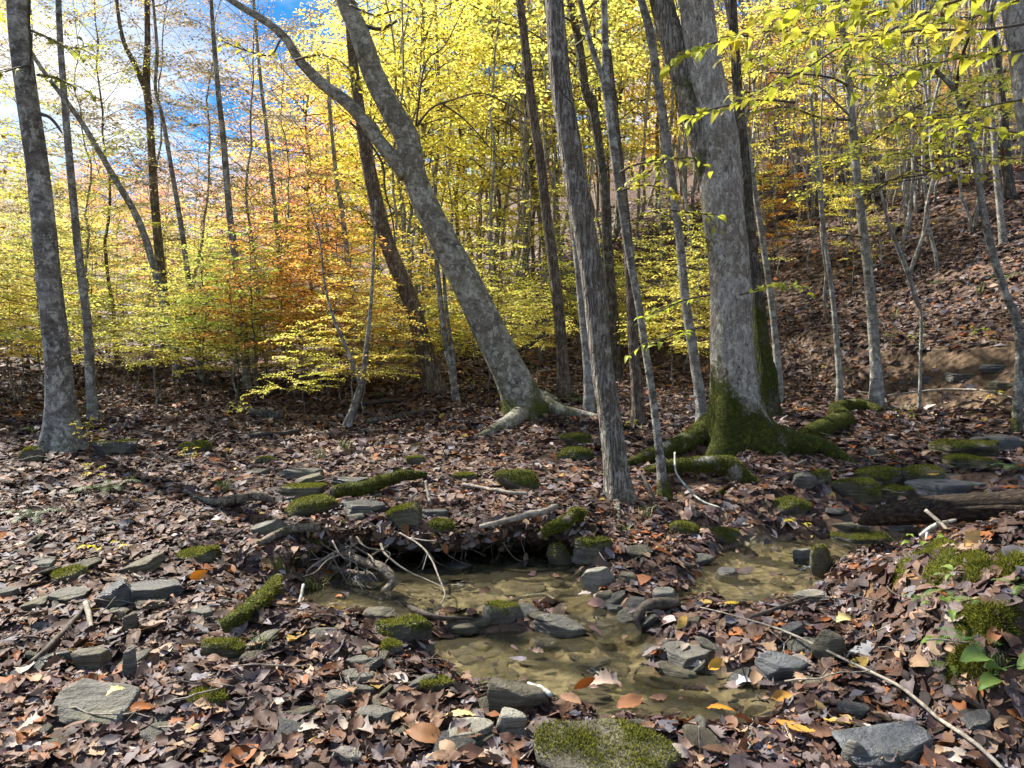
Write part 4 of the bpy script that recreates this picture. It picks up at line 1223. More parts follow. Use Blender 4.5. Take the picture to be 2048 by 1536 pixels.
def rock(box, kind, mat, label, moss=0.0, tilt=(0, 0), rz=None, depth=0.75, sink=0.22, blades=None, sub=None, hmul=1.0):
    u0, v0, u1, v1 = box
    NROCK[0] += 1
    h = hit((u0 + u1) / 2, v1 - 0.12 * (v1 - v0)); y = h[1]
    phi = math.atan2((v0 + v1) / 2 - HOR, F)
    dist = y
    Wd = (u1 - u0) / F * dist; vis = (v1 - v0) / F * dist
    D_ = depth * Wd
    Hh = max(0.20 * Wd if kind == 'slab' else 0.3 * Wd, (vis - D_ * math.sin(phi)) / math.cos(phi)) * hmul
    full = Hh / (1 - sink)
    sub = sub or (4 if (u1 - u0) > 60 else 3)
    V, Fc = rock_mesh(1000 + NROCK[0] * 7, kind, sub)
    S_ = np.array([Wd * 1.04, D_, full])
    rz = RND.uniform(-0.25, 0.25) if rz is None else rz
    V = V * S_
    cz_, sz_ = math.cos(rz), math.sin(rz)
    Rz = np.array([[cz_, -sz_, 0], [sz_, cz_, 0], [0, 0, 1]])
    tx, ty = tilt
    Rx = np.array([[1, 0, 0], [0, math.cos(tx), -math.sin(tx)], [0, math.sin(tx), math.cos(tx)]]); Ry = np.array([[math.cos(ty), 0, math.sin(ty)], [0, 1, 0], [-math.sin(ty), 0, math.cos(ty)]])
    V = V @ Rz.T @ Rx.T @ Ry.T
    cx = (h[0] / h[1]) * (h[1] + D_ * 0.45); cyy = h[1] + D_ * 0.45
    gz = float(ztop(h[0], h[1])[0])
    loc = np.array([cx, cyy, gz + 0.012])
    FOOT.append((cx, cyy, Wd * 0.5, D_ * 0.5, rz))
    V[:, 2] += full * (0.5 - sink)
    e1 = V[Fc[:, 1]] - V[Fc[:, 0]]; e2 = V[Fc[:, 2]] - V[Fc[:, 0]]; fn = np.cross(e1, e2)
    vn_ = np.zeros_like(V)
    for k in range(3): np.add.at(vn_, Fc[:, k], fn)
    vn_ = unit(vn_)
    nz_ = fbm(V[:, 0] * 9 + NROCK[0], V[:, 1] * 9, V[:, 2] * 9, o=3)
    ms = np.clip(moss * 1.5 - 0.75 + 0.75 * vn_[:, 2] * (0.4 + moss) + 0.45 * nz_, 0, 1.0) if moss > 0 else np.zeros(len(V))
    V = V + vn_ * (0.010 * np.clip(ms, 0, 1) * (0.7 + 0.6 * nz_))[:, None]
    o = mk('rock', V, None, Fc, mat, attrs={'moss': ms}); o.location = loc
    tag(o, label, 'rock')
    if moss > 0.35:
        nb_ = blades or int(min(6000, 900 + 26000 * Wd * D_))
        ar = np.linalg.norm(fn, axis=1) * ms[Fc].mean(1)
        if ar.sum() > 0:
            put_blades(o, V, Fc, ar, fn, nb_, 0.012)
    return o


def put_blades(parent, V, Fc, wgt, fn, nb_, ln):
    p = wgt / wgt.sum()
    fi = rng.choice(len(Fc), nb_, p=p)
    a, b = rng.random(nb_), rng.random(nb_); sw = a + b > 1; a[sw] = 1 - a[sw]; b[sw] = 1 - b[sw]
    t0, t1, t2 = V[Fc[fi, 0]], V[Fc[fi, 1]], V[Fc[fi, 2]]
    P = t0 + (t1 - t0) * a[:, None] + (t2 - t0) * b[:, None]
    nn = unit(fn[fi]); dr = unit(nn + rng.normal(0, 0.55, (nb_, 3)) + [0, 0, 0.2])
    sd_ = unit(np.cross(dr, rng.normal(0, 1, (nb_, 3))))
    L = ln * rng.uniform(0.5, 1.5, nb_)[:, None]
    VV = np.stack([P - sd_ * 0.0022, P + sd_ * 0.0022, P + dr * L], 1).reshape(-1, 3)
    T = np.arange(nb_ * 3).reshape(-1, 3)
    o = mk('moss', VV, None, T, 'moss_blade', parent, smooth=False)
    o['kind'] = 'stuff'
    return o


R_ = rock
# left foreground
R_((106, 1370, 274, 1469), 'slab', 'rock_grey', 'large flat angular grey slab at the bottom left', tilt=(0.32, 0.08), depth=0.75, hmul=0.6)
R_((246, 1307, 277, 1368), 'block', 'rock_grey', 'small grey stone standing upright behind the large grey slab', depth=0.5)
R_((143, 1302, 222, 1354), 'block', 'rock_brown', 'knobbly brown-grey stone left of the small upright stone', depth=0.5)
R_((405, 1286, 488, 1326), 'block', 'rock_brown', 'yellow-mossy block in the left foreground litter', moss=0.55, depth=0.6)
R_((356, 1103, 441, 1134), 'slab', 'rock_brown', 'lichen-yellow flat slab, highest of the left shale slabs', moss=0.42, tilt=(0.15, -0.12))
R_((244, 1115, 335, 1157), 'slab', 'rock_brown', 'long dark slab tilted up to the right, left of the lichen slab', tilt=(0.1, -0.35))
R_((105, 1143, 178, 1171), 'slab', 'rock_brown', 'lichen-topped slab near the left edge', moss=0.4, tilt=(0.2, -0.2))
R_((65, 1124, 112, 1143), 'slab', 'rock_grey', 'small pale slab above the lichen-topped left slab', tilt=(0.15, -0.1))
R_((-6, 1178, 38, 1202), 'slab', 'rock_grey', 'pale slab cut by the left edge of the photo', tilt=(0.15, -0.15))
R_((38, 1199, 105, 1229), 'slab', 'rock_brown', 'long thin slab slanting near the left edge', tilt=(0.1, -0.3))
R_((96, 1193, 175, 1214), 'slab', 'rock_grey', 'thin flat slab overlapping the slanting left slab', tilt=(0.12, -0.05))
R_((194, 1180, 269, 1229), 'slab', 'rock_dark', 'thick dark slab tilted against the shale ledge at left', tilt=(0.2, -0.45), hmul=1.2)
R_((249, 1188, 366, 1214), 'slab', 'rock_dark', 'long dark ledge slab with leaves on top', tilt=(0.05, 0.02), hmul=1.3)
R_((270, 1208, 330, 1225), 'slab', 'rock_brown', 'small mossy slab tucked under the dark ledge', moss=0.35)
R_((215, 1222, 258, 1238), 'slab', 'rock_brown', 'small olive slab below the thick dark tilted slab')
R_((246, 1234, 276, 1274), 'block', 'rock_brown', 'small olive wedge stone below the dark ledge', depth=0.6)
R_((380, 1220, 429, 1250), 'block', 'rock_grey', 'weathered pale stone right of the dark ledge')
R_((349, 1223, 386, 1239), 'slab', 'rock_brown', 'thin tilted slab touching the weathered pale stone', tilt=(0, -0.2))
R_((382, 1398, 459, 1426), 'slab', 'rock_brown', 'arched mossy stone half buried in the left foreground', moss=0.45)
R_((650, 1386, 704, 1424), 'block', 'rock_grey', 'grey angular stone left of the flat pale stones near the bottom')
R_((662, 1500, 724, 1545), 'round', 'rock_pale', 'pale rounded cobble cut by the bottom edge', depth=0.8)
# around the lower pool
R_((751, 1246, 864, 1296), 'block', 'rock_dark', 'thick mossy block at the left shore of the lower pool', moss=0.62, depth=0.55)
R_((749, 1290, 806, 1319), 'round', 'rock_grey', 'grey stone with moss just below the thick mossy block', moss=0.36)
R_((720, 1297, 753, 1314), 'round', 'rock_brown', 'small olive cobble left of the grey mossy stone', moss=0.3)
R_((693, 1318, 750, 1349), 'block', 'rock_grey', 'angular grey stone with flat top in the litter left of the pool')
R_((684, 1349, 753, 1376), 'slab', 'rock_grey', 'flat stone under the angular flat-topped stone')
R_((843, 1364, 909, 1397), 'block', 'rock_brown', 'small green mossy block at the pool’s lower left shore'.replace('’s', ''), moss=0.52)
R_((970, 1372, 1100, 1446), 'block', 'rock_brown', 'large wedge-shaped grey-brown stone at the near shore of the lower pool', tilt=(0.12, 0.22), depth=0.5)
R_((992, 1428, 1052, 1490), 'block', 'rock_pale', 'pale grey angular stone below the large wedge stone', tilt=(0.2, 0.2), depth=0.7)
R_((889, 1468, 988, 1494), 'slab', 'rock_pale', 'low pale flat stone left of the pale angular stone')
R_((713, 1430, 798, 1464), 'block', 'rock_grey', 'rough grey stone half covered by leaves at the bottom')
R_((1052, 1492, 1385, 1620), 'slab', 'rock_brown', 'big mossy flat rock at the bottom edge', moss=0.36, tilt=(0.20, 0.12), depth=0.7, hmul=0.75, blades=5000)
R_((958, 1210, 1042, 1262), 'block', 'rock_grey', 'moss-capped grey stone standing between the two pools', moss=0.40, depth=0.6)
R_((1064, 1246, 1172, 1294), 'slab', 'rock_grey', 'long grey wedge slab lying in the lower pool', tilt=(0.1, 0.22), depth=0.4, hmul=1.2)
R_((1159, 1252, 1230, 1274), 'slab', 'rock_dark', 'flat wet block under the pinkish leaf in the stream', depth=0.45)
R_((1069, 1279, 1121, 1306), 'round', 'rock_dark', 'dark wet stone in front of the long wedge slab', depth=0.7)
R_((725, 1229, 795, 1252), 'round', 'rock_brown', 'lichened low boulder behind the thick mossy block', moss=0.3)
R_((1057, 1227, 1099, 1249), 'block', 'rock_brown', 'small stone behind the long wedge slab')
R_((1146, 1083, 1225, 1133), 'block', 'rock_grey', 'bright green moss-draped stone on the leafy spit', moss=0.66, depth=0.5)
R_((1097, 1105, 1143, 1150), 'slab', 'rock_brown', 'mossy stone leaning at the upper pool edge', moss=0.42, tilt=(0.3, -0.6), hmul=1.4)
R_((1164, 1139, 1231, 1194), 'block', 'rock_pale', 'pale angular boulder at the right end of the upper pool', tilt=(0.15, -0.25), depth=0.6)
R_((1234, 1149, 1273, 1173), 'block', 'rock_brown', 'brown stone right of the pale angular boulder')
R_((1190, 1187, 1230, 1216), 'round', 'rock_brown', 'rounded brown stone below the pale angular boulder')
R_((1212, 1212, 1250, 1232), 'slab', 'rock_dark', 'small dark slab at the riffle by the black curved wood')
R_((1305, 1180, 1352, 1212), 'slab', 'rock_pale', 'pale lichened flat stone on the leafy spit', tilt=(0.2, 0))
R_((1337, 1046, 1397, 1077), 'round', 'rock_brown', 'bright moss lump on the litter behind the leafy spit', moss=0.72)
R_((1410, 1061, 1482, 1094), 'round', 'rock_dark', 'dark mossy stone at the far edge of the right channel', moss=0.6)
R_((1331, 1316, 1443, 1346), 'slab', 'rock_grey', 'long grey slab at the right shore of the lower pool')
R_((1324, 1288, 1379, 1313), 'slab', 'rock_grey', 'smaller grey slab above the long right-shore slab', tilt=(0.1, -0.15))
R_((1512, 1315, 1610, 1380), 'block', 'rock_blue', 'angular dark blue-grey stone right of the lower pool', depth=0.65, tilt=(0.2, 0.1))
R_((1582, 1356, 1641, 1386), 'slab', 'rock_brown', 'low brown slab touching the angular blue-grey stone')
R_((1454, 1350, 1520, 1379), 'slab', 'rock_dark', 'dark flat stone left of the angular blue-grey stone', tilt=(0.1, -0.25))
R_((1627, 1270, 1692, 1334), 'round', 'rock_brown', 'smooth olive-brown boulder behind the white diagonal stick', depth=0.7, tilt=(0.1, 0.3))
R_((1560, 1252, 1608, 1282), 'slab', 'rock_dark', 'dark slanting shale left of the olive-brown boulder', tilt=(0.1, -0.4))
R_((1672, 1452, 1866, 1560), 'block', 'rock_blue', 'big blue-grey slab with square corner at the bottom right', tilt=(0.28, -0.1), depth=0.7, hmul=0.7)
R_((1683, 1494, 1735, 1550), 'round', 'rock_grey', 'upright grey stone at the bottom, left of the blue slab corner', depth=0.6)
R_((1666, 1417, 1740, 1444), 'slab', 'rock_dark', 'thin dark slab above the big blue-grey slab')
R_((1922, 1436, 1988, 1472), 'slab', 'rock_dark', 'dark shale piece at the foot of the mossy bank', tilt=(0.1, -0.3))
# right channel and behind
R_((1665, 961, 1755, 1013), 'round', 'rock_brown', 'mossy rounded boulder, leftmost of the cluster behind the log', moss=0.50)
R_((1712, 938, 1810, 977), 'round', 'rock_dark', 'dark moss-covered boulder in the middle of the cluster behind the log', moss=0.62)
R_((1804, 934, 1884, 978), 'round', 'rock_brown', 'mossy boulder with a bare grey patch behind the log', moss=0.48)
R_((1750, 975, 1822, 1004), 'slab', 'rock_brown', 'low olive stone in front of the boulder cluster', moss=0.45)
R_((1811, 960, 1986, 1008), 'slab', 'rock_blue', 'smooth blue-grey boulder right behind the dark log', depth=0.6, tilt=(0.1, -0.05))
R_((1893, 915, 1995, 945), 'slab', 'rock_brown', 'long mossy slab near the right edge, above the blue-grey boulder', moss=0.55)
R_((1868, 893, 2000, 920), 'slab', 'rock_brown', 'broad mossy slab below the trickling cascade', moss=0.5)
R_((1659, 1077, 1778, 1106), 'slab', 'rock_dark', 'long low mossy stone dividing the right channel', moss=0.55)
R_((1619, 1096, 1662, 1172), 'round', 'rock_brown', 'curved mossy stone at the near edge of the right channel', moss=0.55, depth=0.9, tilt=(0.2, -0.3))
R_((1586, 1102, 1626, 1138), 'block', 'rock_grey', 'small grey stone in the right channel with a leaf on it', depth=0.6)
R_((1703, 1050, 1737, 1077), 'block', 'rock_brown', 'small olive stone at the tip of the dark log')
R_((1650, 1045, 1706, 1068), 'slab', 'rock_brown', 'flat brown stone left of the log tip', tilt=(0, -0.15))
R_((1759, 1044, 1822, 1066), 'slab', 'rock_blue', 'flat wet blue stone under the dark log')
R_((1583, 1187, 1652, 1213), 'slab', 'rock_pale', 'bright pale flat stone at the near shore of the right channel')
R_((1586, 951, 1630, 987), 'slab', 'rock_grey', 'tilted grey slab right of the huge tree root', tilt=(0.3, 0.3))
R_((1540, 1000, 1624, 1036), 'round', 'rock_dark', 'dark green moss cushion stone below the huge tree roots', moss=0.68)
R_((1622, 945, 1664, 970), 'round', 'rock_brown', 'small mossy stone between the grey slab and boulder cluster', moss=0.5)
R_((1430, 1140, 1476, 1172), 'block', 'rock_dark', 'dark wet stone with leaves in the mouth of the right channel')
R_((1940, 880, 2050, 905), 'slab', 'rock_dark', 'wet dark ledge of the trickling cascade at the right edge', depth=0.5)
# middle bank
R_((572, 1006, 676, 1042), 'round', 'rock_brown', 'long green mossy boulder on the far bank, left of the undercut', moss=0.66, tilt=(0, -0.2))
R_((503, 1049, 569, 1084), 'slab', 'rock_grey', 'bare grey-brown slab tilted at the left end of the undercut bank', tilt=(0.15, -0.35), hmul=1.2)
R_((775, 1016, 845, 1064), 'block', 'rock_brown', 'mossy brown block on the lip of the undercut bank', moss=0.40, tilt=(0.2, -0.2))
R_((842, 1020, 897, 1042), 'slab', 'rock_dark', 'dark flat stone right of the brown block on the bank lip')
R_((570, 944, 646, 962), 'slab', 'rock_grey', 'long pale flat slab across the upper stream')
R_((589, 950, 652, 974), 'slab', 'rock_brown', 'tilted brown slab under the long pale slab', tilt=(0, -0.35))
R_((683, 1012, 773, 1033), 'slab', 'rock_dark', 'dark flat slab right of the long green boulder')
R_((556, 979, 652, 1001), 'slab', 'rock_brown', 'flat mossy slab behind the long green boulder', moss=0.42)
R_((660, 962, 735, 980), 'slab', 'rock_dark', 'thin dark slabs edge behind the mossy fallen root')
R_((990, 943, 1079, 987), 'round', 'rock_brown', 'high rounded moss boulder between the beech and the stream', moss=0.72)
R_((1113, 898, 1182, 926), 'round', 'rock_dark', 'dark moss mound left of the furrowed bank trunk', moss=0.70)
R_((1120, 872, 1182, 894), 'round', 'rock_brown', 'sunlit yellow-green moss mound behind the dark one', moss=0.72)
R_((905, 949, 955, 965), 'slab', 'rock_brown', 'low mossy slab left of the high moss boulder', moss=0.5)
R_((812, 915, 850, 934), 'slab', 'rock_brown', 'small yellow moss slab in the litter below the beech', moss=0.5)
R_((190, 888, 275, 915), 'block', 'rock_dark', 'dark square-edged rock right of the thick left-edge trunk', moss=0.4)
R_((41, 898, 90, 931), 'round', 'rock_brown', 'olive stone at the foot of the thick left-edge trunk', moss=0.4)
R_((360, 886, 422, 912), 'round', 'rock_brown', 'green moss hump right of the dark square-edged rock', moss=0.66)
R_((510, 915, 550, 932), 'slab', 'rock_brown', 'small mossy slab by the eroded little bank', moss=0.4)
R_((869, 1134, 946, 1158), 'slab', 'rock_dark', 'wet black slab inside the undercut at the pool edge')
R_((700, 1150, 770, 1185), 'block', 'rock_dark', 'dark wet stone under the hanging roots')
R_((857, 1050, 908, 1075), 'round', 'rock_brown', 'green moss cushion on the front of the undercut lip', moss=0.75, sink=0.4)

R_((1905, 742, 1975, 768), 'slab', 'rock_dark', 'dark shale ledge low in the dirt bank at right', depth=0.5, hmul=0.55)
R_((1960, 722, 2050, 752), 'slab', 'rock_dark', 'higher dark shale ledge at the right end of the dirt bank', depth=0.5, hmul=0.5)
R_((1830, 752, 1900, 776), 'slab', 'rock_dark', 'thin dark slabs sticking out left of the shale ledge', tilt=(0, -0.2))
R_((1985, 765, 2055, 790), 'slab', 'rock_brown', 'brown slab below the shale ledge at the right edge')
R_((1890, 748, 1925, 768), 'block', 'rock_pale', 'small pale stone at the foot of the dirt bank')
CHIP = []
for i_ in range(6):
    v_, f_ = rock_mesh(700 + i_, 'slab', 2)
    CHIP.append([mk('stone_chip', v_ * np.array([1, RND.uniform(0.5, 0.8), RND.uniform(0.14, 0.26)]), None, f_, m2, link=False, smooth=False, attrs={'moss': np.full(len(v_), 0.0 if m2 != 'rock_brown' else 0.25)}) for m2 in ('rock_grey', 'rock_brown', 'rock_dark')])
for q in range(105):
    zone, ur, vr = RND.choice([('among the left foreground slabs', (0, 520), (1090, 1260)), ('in the left foreground litter', (20, 700), (1270, 1500)), ('on the left shore of the pools', (640, 900), (1230, 1420)),
                               ('on the leafy spit between the pools', (1170, 1440), (1090, 1290)), ('along the right shore of the lower pool', (1300, 1640), (1290, 1400)), ('around the boulders behind the log', (1600, 1960), (890, 1040)), ('on the bank above the undercut', (480, 900), (940, 1050)), ('around the bottom edge', (700, 1900), (1400, 1510)), ('at the riffle between the two pools', (900, 1300), (1225, 1275))])
    h = hit(RND.uniform(*ur), RND.uniform(*vr))
    if min(float(z_[0]) for z_ in pools(h[:1], h[1:2]).values()) < -0.08: continue
    c = RND.choice([0, 0, 1, 1, 2]); sc = RND.uniform(0.08, 0.24)
    o = put('stone_chip', CHIP[q % 6][c], None, (h[0], h[1], h[2] + 0.012), (RND.gauss(0.15, 0.2), RND.gauss(-0.15, 0.25), RND.gauss(0, 0.5)), sc)
    FOOT.append((h[0], h[1], sc * 0.36, sc * 0.22, 0.0))
    w_ = ('grey', 'brown', 'dark')[c]; z_ = 'small' if sc < 0.16 else 'hand-sized'
    tag(o, f'{z_} {w_} flat stone chip {zone}', 'stone', f'{z_} {w_} chips {zone}')
ordinals(('stone_chip',))
# shale flakes in the bed of the stream
SH = [mk('shale_flake', *(lambda a_: (a_[0] * np.array([1, 0.65, 0.07]), None, a_[1]))(rock_mesh(400 + i_, 'slab', 2)), 'shale', link=False) for i_ in range(6)]
c_ = 0
while c_ < 160:
    k = pick([('lower', 4), ('upper', 2), ('right', 3)]); P = POOL[k]
    x, y = RND.uniform(P[:, 0].min(), P[:, 0].max()), RND.uniform(P[:, 1].min(), P[:, 1].max())
    if sdpoly(P, np.array([x]), np.array([y]))[0] > -0.02: continue
    o = put('shale_flake', SH[c_ % 6], ground, (x, y, float(hcar(np.array([x]), np.array([y]))[0]) + 0.004), (RND.gauss(0, 0.08), RND.gauss(0, 0.08), RND.uniform(0, 6.28)), RND.uniform(0.06, 0.15) if c_ % 3 else RND.uniform(0.16, 0.30))
    c_ += 1

def frame(P, Nn, az, sc, up=0.0):
    Nn = unit(Nn); A = np.array([math.cos(az), math.sin(az), 0.0]); A = unit(A - Nn * A.dot(Nn)); B = np.cross(A, Nn)
    m_ = Matrix(((B[0] * sc, A[0] * sc, Nn[0] * sc, P[0]), (B[1] * sc, A[1] * sc, Nn[1] * sc, P[1]), (B[2] * sc, A[2] * sc, Nn[2] * sc, P[2]), (0, 0, 0, 1)))
    return m_


# ------------------------------------------------------------------ leaf shapes of the litter
def leaf_shape(kind, rows=8, across=5, rs=None, curl=None, crumple=0.02):
    """unit-length leaf lying along +y around the origin, normal +z; returns V, Q"""
    r = np.random.default_rng(rs)
    t = np.linspace(0, 1, rows)
    if kind == 'beech': w = 0.27 * np.sin(np.pi * np.clip(t, 0.02, 0.985) ** 0.85) ** 0.8
    elif kind == 'long': w = 0.19 * np.sin(np.pi * np.clip(t, 0.02, 0.985)) ** 0.7
    elif kind == 'oak':
        w = (0.12 + 0.17 * np.sin(np.pi * t ** 1.1)) * (0.55 + 0.45 * np.where(np.arange(rows) % 2, 1.25, 0.35)); w[0] = 0.01; w[-1] = 0.03
    elif kind == 'maple':
        w = np.interp(t, [0, 0.10, 0.22, 0.36, 0.46, 0.58, 0.70, 0.80, 1], [0.02, 0.24, 0.20, 0.42, 0.22, 0.27, 0.13, 0.13, 0.0]); 
    a = np.linspace(-1, 1, across)
    X_ = w[:, None] * a[None]; Y_ = np.repeat((t - 0.5)[:, None], across, 1)
    if kind in ('oak', 'maple'): Y_ = Y_ + 0.12 * np.abs(a)[None] * (w[:, None] > 0.15)
    c1 = r.uniform(-0.4, 0.7) if curl is None else curl[0]
    c2 = r.uniform(-0.6, 0.45) if curl is None else curl[1]
    Z_ = c1 * X_ ** 2 * 2.2 + c2 * Y_ ** 2 + 0.10 * np.abs(X_) + r.uniform(-0.5, 0.5) * X_ * Y_ * 2
    Z_ = Z_ + crumple * np.where((np.arange(rows) % 2)[:, None], 1, -1) * (np.abs(a)[None] > 0.3)
    Z_ = Z_ + r.normal(0, crumple, Z_.shape)
    V = np.stack([X_, Y_, Z_], -1).reshape(-1, 3)
    i = np.arange(rows - 1)[:, None]; j = np.arange(across - 1)[None]
    Q = np.stack([i * across + j, i * across + j + 1, (i + 1) * across + j + 1, (i + 1) * across + j], -1).reshape(-1, 4)
    return V, Q


LP_ = np.array([(0.135, 0.076, 0.048), (0.21, 0.127, 0.080), (0.075, 0.043, 0.032), (0.16, 0.122, 0.108), (0.36, 0.245, 0.155), (0.29, 0.105, 0.032),
                (0.036, 0.024, 0.020), (0.46, 0.31, 0.08), (0.42, 0.36, 0.325), (0.10, 0.062, 0.060), (0.24, 0.165, 0.12), (0.20, 0.185, 0.19)])
LW_ = np.array([15, 13, 14, 14, 6, 5, 13, 0.8, 2.5, 13, 8, 6], float); LW_ /= LW_.sum()


def scatter_litter(bands):
    VV, QQ, CC = [], [], []; n0 = 0
    for (y0, y1, dens, temps, size, tilt, lift, wl_) in bands:
        area = 0.75 * (y1 ** 2 - y0 ** 2) + 1.4 * (y1 - y0)
        n = int(area * dens)
        y = np.sqrt(rng.uniform(y0 ** 2, y1 ** 2, n)); x = rng.uniform(-1, 1, n) * (0.75 * y + 0.7)
        if y0 < 8:
            pl = pools(x, y); sd_ = np.minimum.reduce(list(pl.values()))
            inlip = sdpoly(CAVOUT, x, y) < 0
            inside = ((sd_ < 0.045) | (pl['lower'] < 0.06)) & ~inlip
            keep = ~inside | ((rng.random(n) < 0.03) & (sd_ > -0.35))
            mound = sdpoly(MOUND, x, y) < 0
            keep &= ~(mound & (rng.random(n) < 0.45))
            if y0 < 6.6:
                keep &= (sdpoly(CAV2, x, y) > 0.02) | (rng.random(n) < 0.2)
        else:
            s = (x - 5.0) * 0.918 + (y - 11.7) * 0.40
            dirt = (s > -0.05) & (s < 1.5) & (x > 5.0)
            keep = ~(dirt & (rng.random(n) < 0.88))
        if y0 < 12:
            for (fx, fy, rx, ry, rz_) in FOOT:
                c_, s_ = math.cos(rz_), math.sin(rz_)
                lx = (x - fx) * c_ + (y - fy) * s_; ly = -(x - fx) * s_ + (y - fy) * c_
                e_ = (lx / (rx + 0.015)) ** 2 + (ly / (ry + 0.02)) ** 2
                keep &= ~((e_ < 1.0) & (rng.random(n) < 0.97))
        x, y = x[keep], y[keep]; n = len(x)
        z = ztop(x, y)
        if y0 < 8:
            pl = pools(x, y)
            for k in pl: z = np.where((pl[k] < 0.03), np.maximum(z, LV[k] + 0.004), z)
        Nn = znorm(x, y)
        Nn = unit(Nn + rng.normal(0, tilt, (n, 3)) * np.array([1, 1, 0.3]))
        cov = np.clip(fbm(x * 1.3 + 9, y * 1.3, o=2) * 0.5 + 0.5, 0, 1)
        # lone leaves standing on edge
        az = rng.uniform(0, 2 * np.pi, n); A = np.stack([np.cos(az), np.sin(az), 0 * az], 1)
        A = unit(A - Nn * np.sum(A * Nn, 1, keepdims=True)); B = np.cross(A, Nn)
        L = size * np.clip(rng.lognormal(0, 0.36, n), 0.4, 2.0)
        z = z + rng.uniform(0.0, lift, n)
        P = np.stack([x, y, z], 1)
        ci = rng.choice(len(LP_), n, p=wl_ if wl_ is not None else LW_)
        col = LP_[ci] * rng.uniform(0.6, 1.2, (n, 1)) * (0.62 + 0.5 * cov)[:, None] * np.array([1.06, 1.06, 1.16])
        ti = rng.integers(0, len(temps), n)
        for k, (tv, tq) in enumerate(temps):
            m_ = ti == k
            if not m_.any(): continue
            f = L[m_][:, None, None]
            V = P[m_][:, None, :] + f * (tv[None, :, 0:1] * B[m_][:, None, :] + tv[None, :, 1:2] * A[m_][:, None, :] + tv[None, :, 2:3] * Nn[m_][:, None, :])
            nn = m_.sum(); nv = len(tv)
            Q = (tq[None] + (np.arange(nn) * nv)[:, None, None]).reshape(-1, 4) + n0
            VV.append(V.reshape(-1, 3)); QQ.append(Q); CC.append(np.repeat(col[m_], nv, 0)); n0 += nn * nv
    return np.vstack(VV), np.vstack(QQ), np.vstack(CC)


MOUND = np.array([(1.85, 2.9), (2.6, 2.7), (3.4, 3.0), (3.4, 4.3), (2.3, 4.2), (1.9, 3.5)])
T0 = [leaf_shape(k, 8, 5, i_) for i_, k in enumerate(['beech', 'beech', 'beech', 'long', 'oak', 'beech', 'maple', 'beech', 'beech', 'long', 'beech', 'beech'])]
T0m = [leaf_shape(k, 10, 5, 50 + i_) for i_, k in enumerate(['oak', 'oak'])]
T1 = [leaf_shape(k, 5, 3, 20 + i_) for i_, k in enumerate(['beech', 'beech', 'long', 'beech', 'long', 'beech'])] + [leaf_shape('oak', 8, 3, 34)]
T2 = [leaf_shape('beech', 3, 3, 40 + i_, crumple=0.05) for i_ in range(5)]
T3 = [leaf_shape('beech', 3, 2, 60 + i_, crumple=0.05) for i_ in range(4)]
V, Q, C = scatter_litter([(1.8, 3.9, 760, T0 + T0m, 0.090, 0.19, 0.03, None), (3.9, 7.6, 640, T1, 0.086, 0.21, 0.025, None), (1.8, 6.0, 420, T2, 0.038, 0.4, 0.05, None)])
lit = mk('leaf_litter', V, Q, None, 'leaf_litter', col=C)
lit['kind'] = 'stuff'; lit['label'] = 'brown fallen leaf litter carpeting the near ground and stream banks'; lit['category'] = 'leaf litter'
V, Q, C = scatter_litter([(7.6, 15, 270, T2, 0.10, 0.32, 0.03, None), (15, 34, 60, T3, 0.16, 0.32, 0.03, None)])
lit2 = mk('leaf_litter', V, Q, None, 'leaf_litter', col=C)
lit2['kind'] = 'stuff'; lit2['label'] = 'brown fallen leaf litter on the forest floor and right slope'; lit2['category'] = 'leaf litter'

VV, QQ, CC, n0 = [], [], [], 0
for q in range(420):
    a_ = RND.uniform(2, 57); i0 = int(a_); f = LIP[i0] * (1 - a_ + i0) + LIP[min(i0 + 1, 59)] * (a_ - i0)
    hz_ = RND.random() ** 1.6
    z = float(hbank(f[:1], f[1:2])[0]) + 0.02 - 0.11 * hz_
    tv, tq = RND.choice(T1); sc = 0.085 * RND.uniform(0.5, 1.4)
    nn = unit(np.array([RND.gauss(0, 0.5), -0.3 - 0.9 * hz_ + RND.gauss(0, 0.4), 0.9 - 0.6 * hz_])); a2 = RND.uniform(0, 6.28)
    m_ = np.array(frame((f[0] + RND.gauss(0, 0.02), f[1] - 0.02 + RND.uniform(-0.02, 0.03), z), nn, a2, sc))
    VV.append(tv @ m_[:3, :3].T + m_[:3, 3]); QQ.append(tq + n0); n0 += len(tv)
    CC.append(np.repeat(LP_[rng.choice(len(LP_), p=LW_)][None] * RND.uniform(0.5, 1.1), len(tv), 0))
hl = mk('clinging_leaves', np.vstack(VV), np.vstack(QQ), None, 'leaf_litter', lip, col=np.vstack(CC)); hl['kind'] = 'stuff'

# the nearest fallen leaves, one by one
FALL = {}
for k, cnt in (('beech', 8), ('oak', 5), ('maple', 5), ('long', 3)):
    FALL[k] = [mk('fallen_leaf', *leaf_shape(k, 13 if k in ('oak',) else 12, 7, 200 + 10 * i_ + len(k), crumple=0.012), None, 'leaf_fallen', link=False) for i_ in range(cnt)]


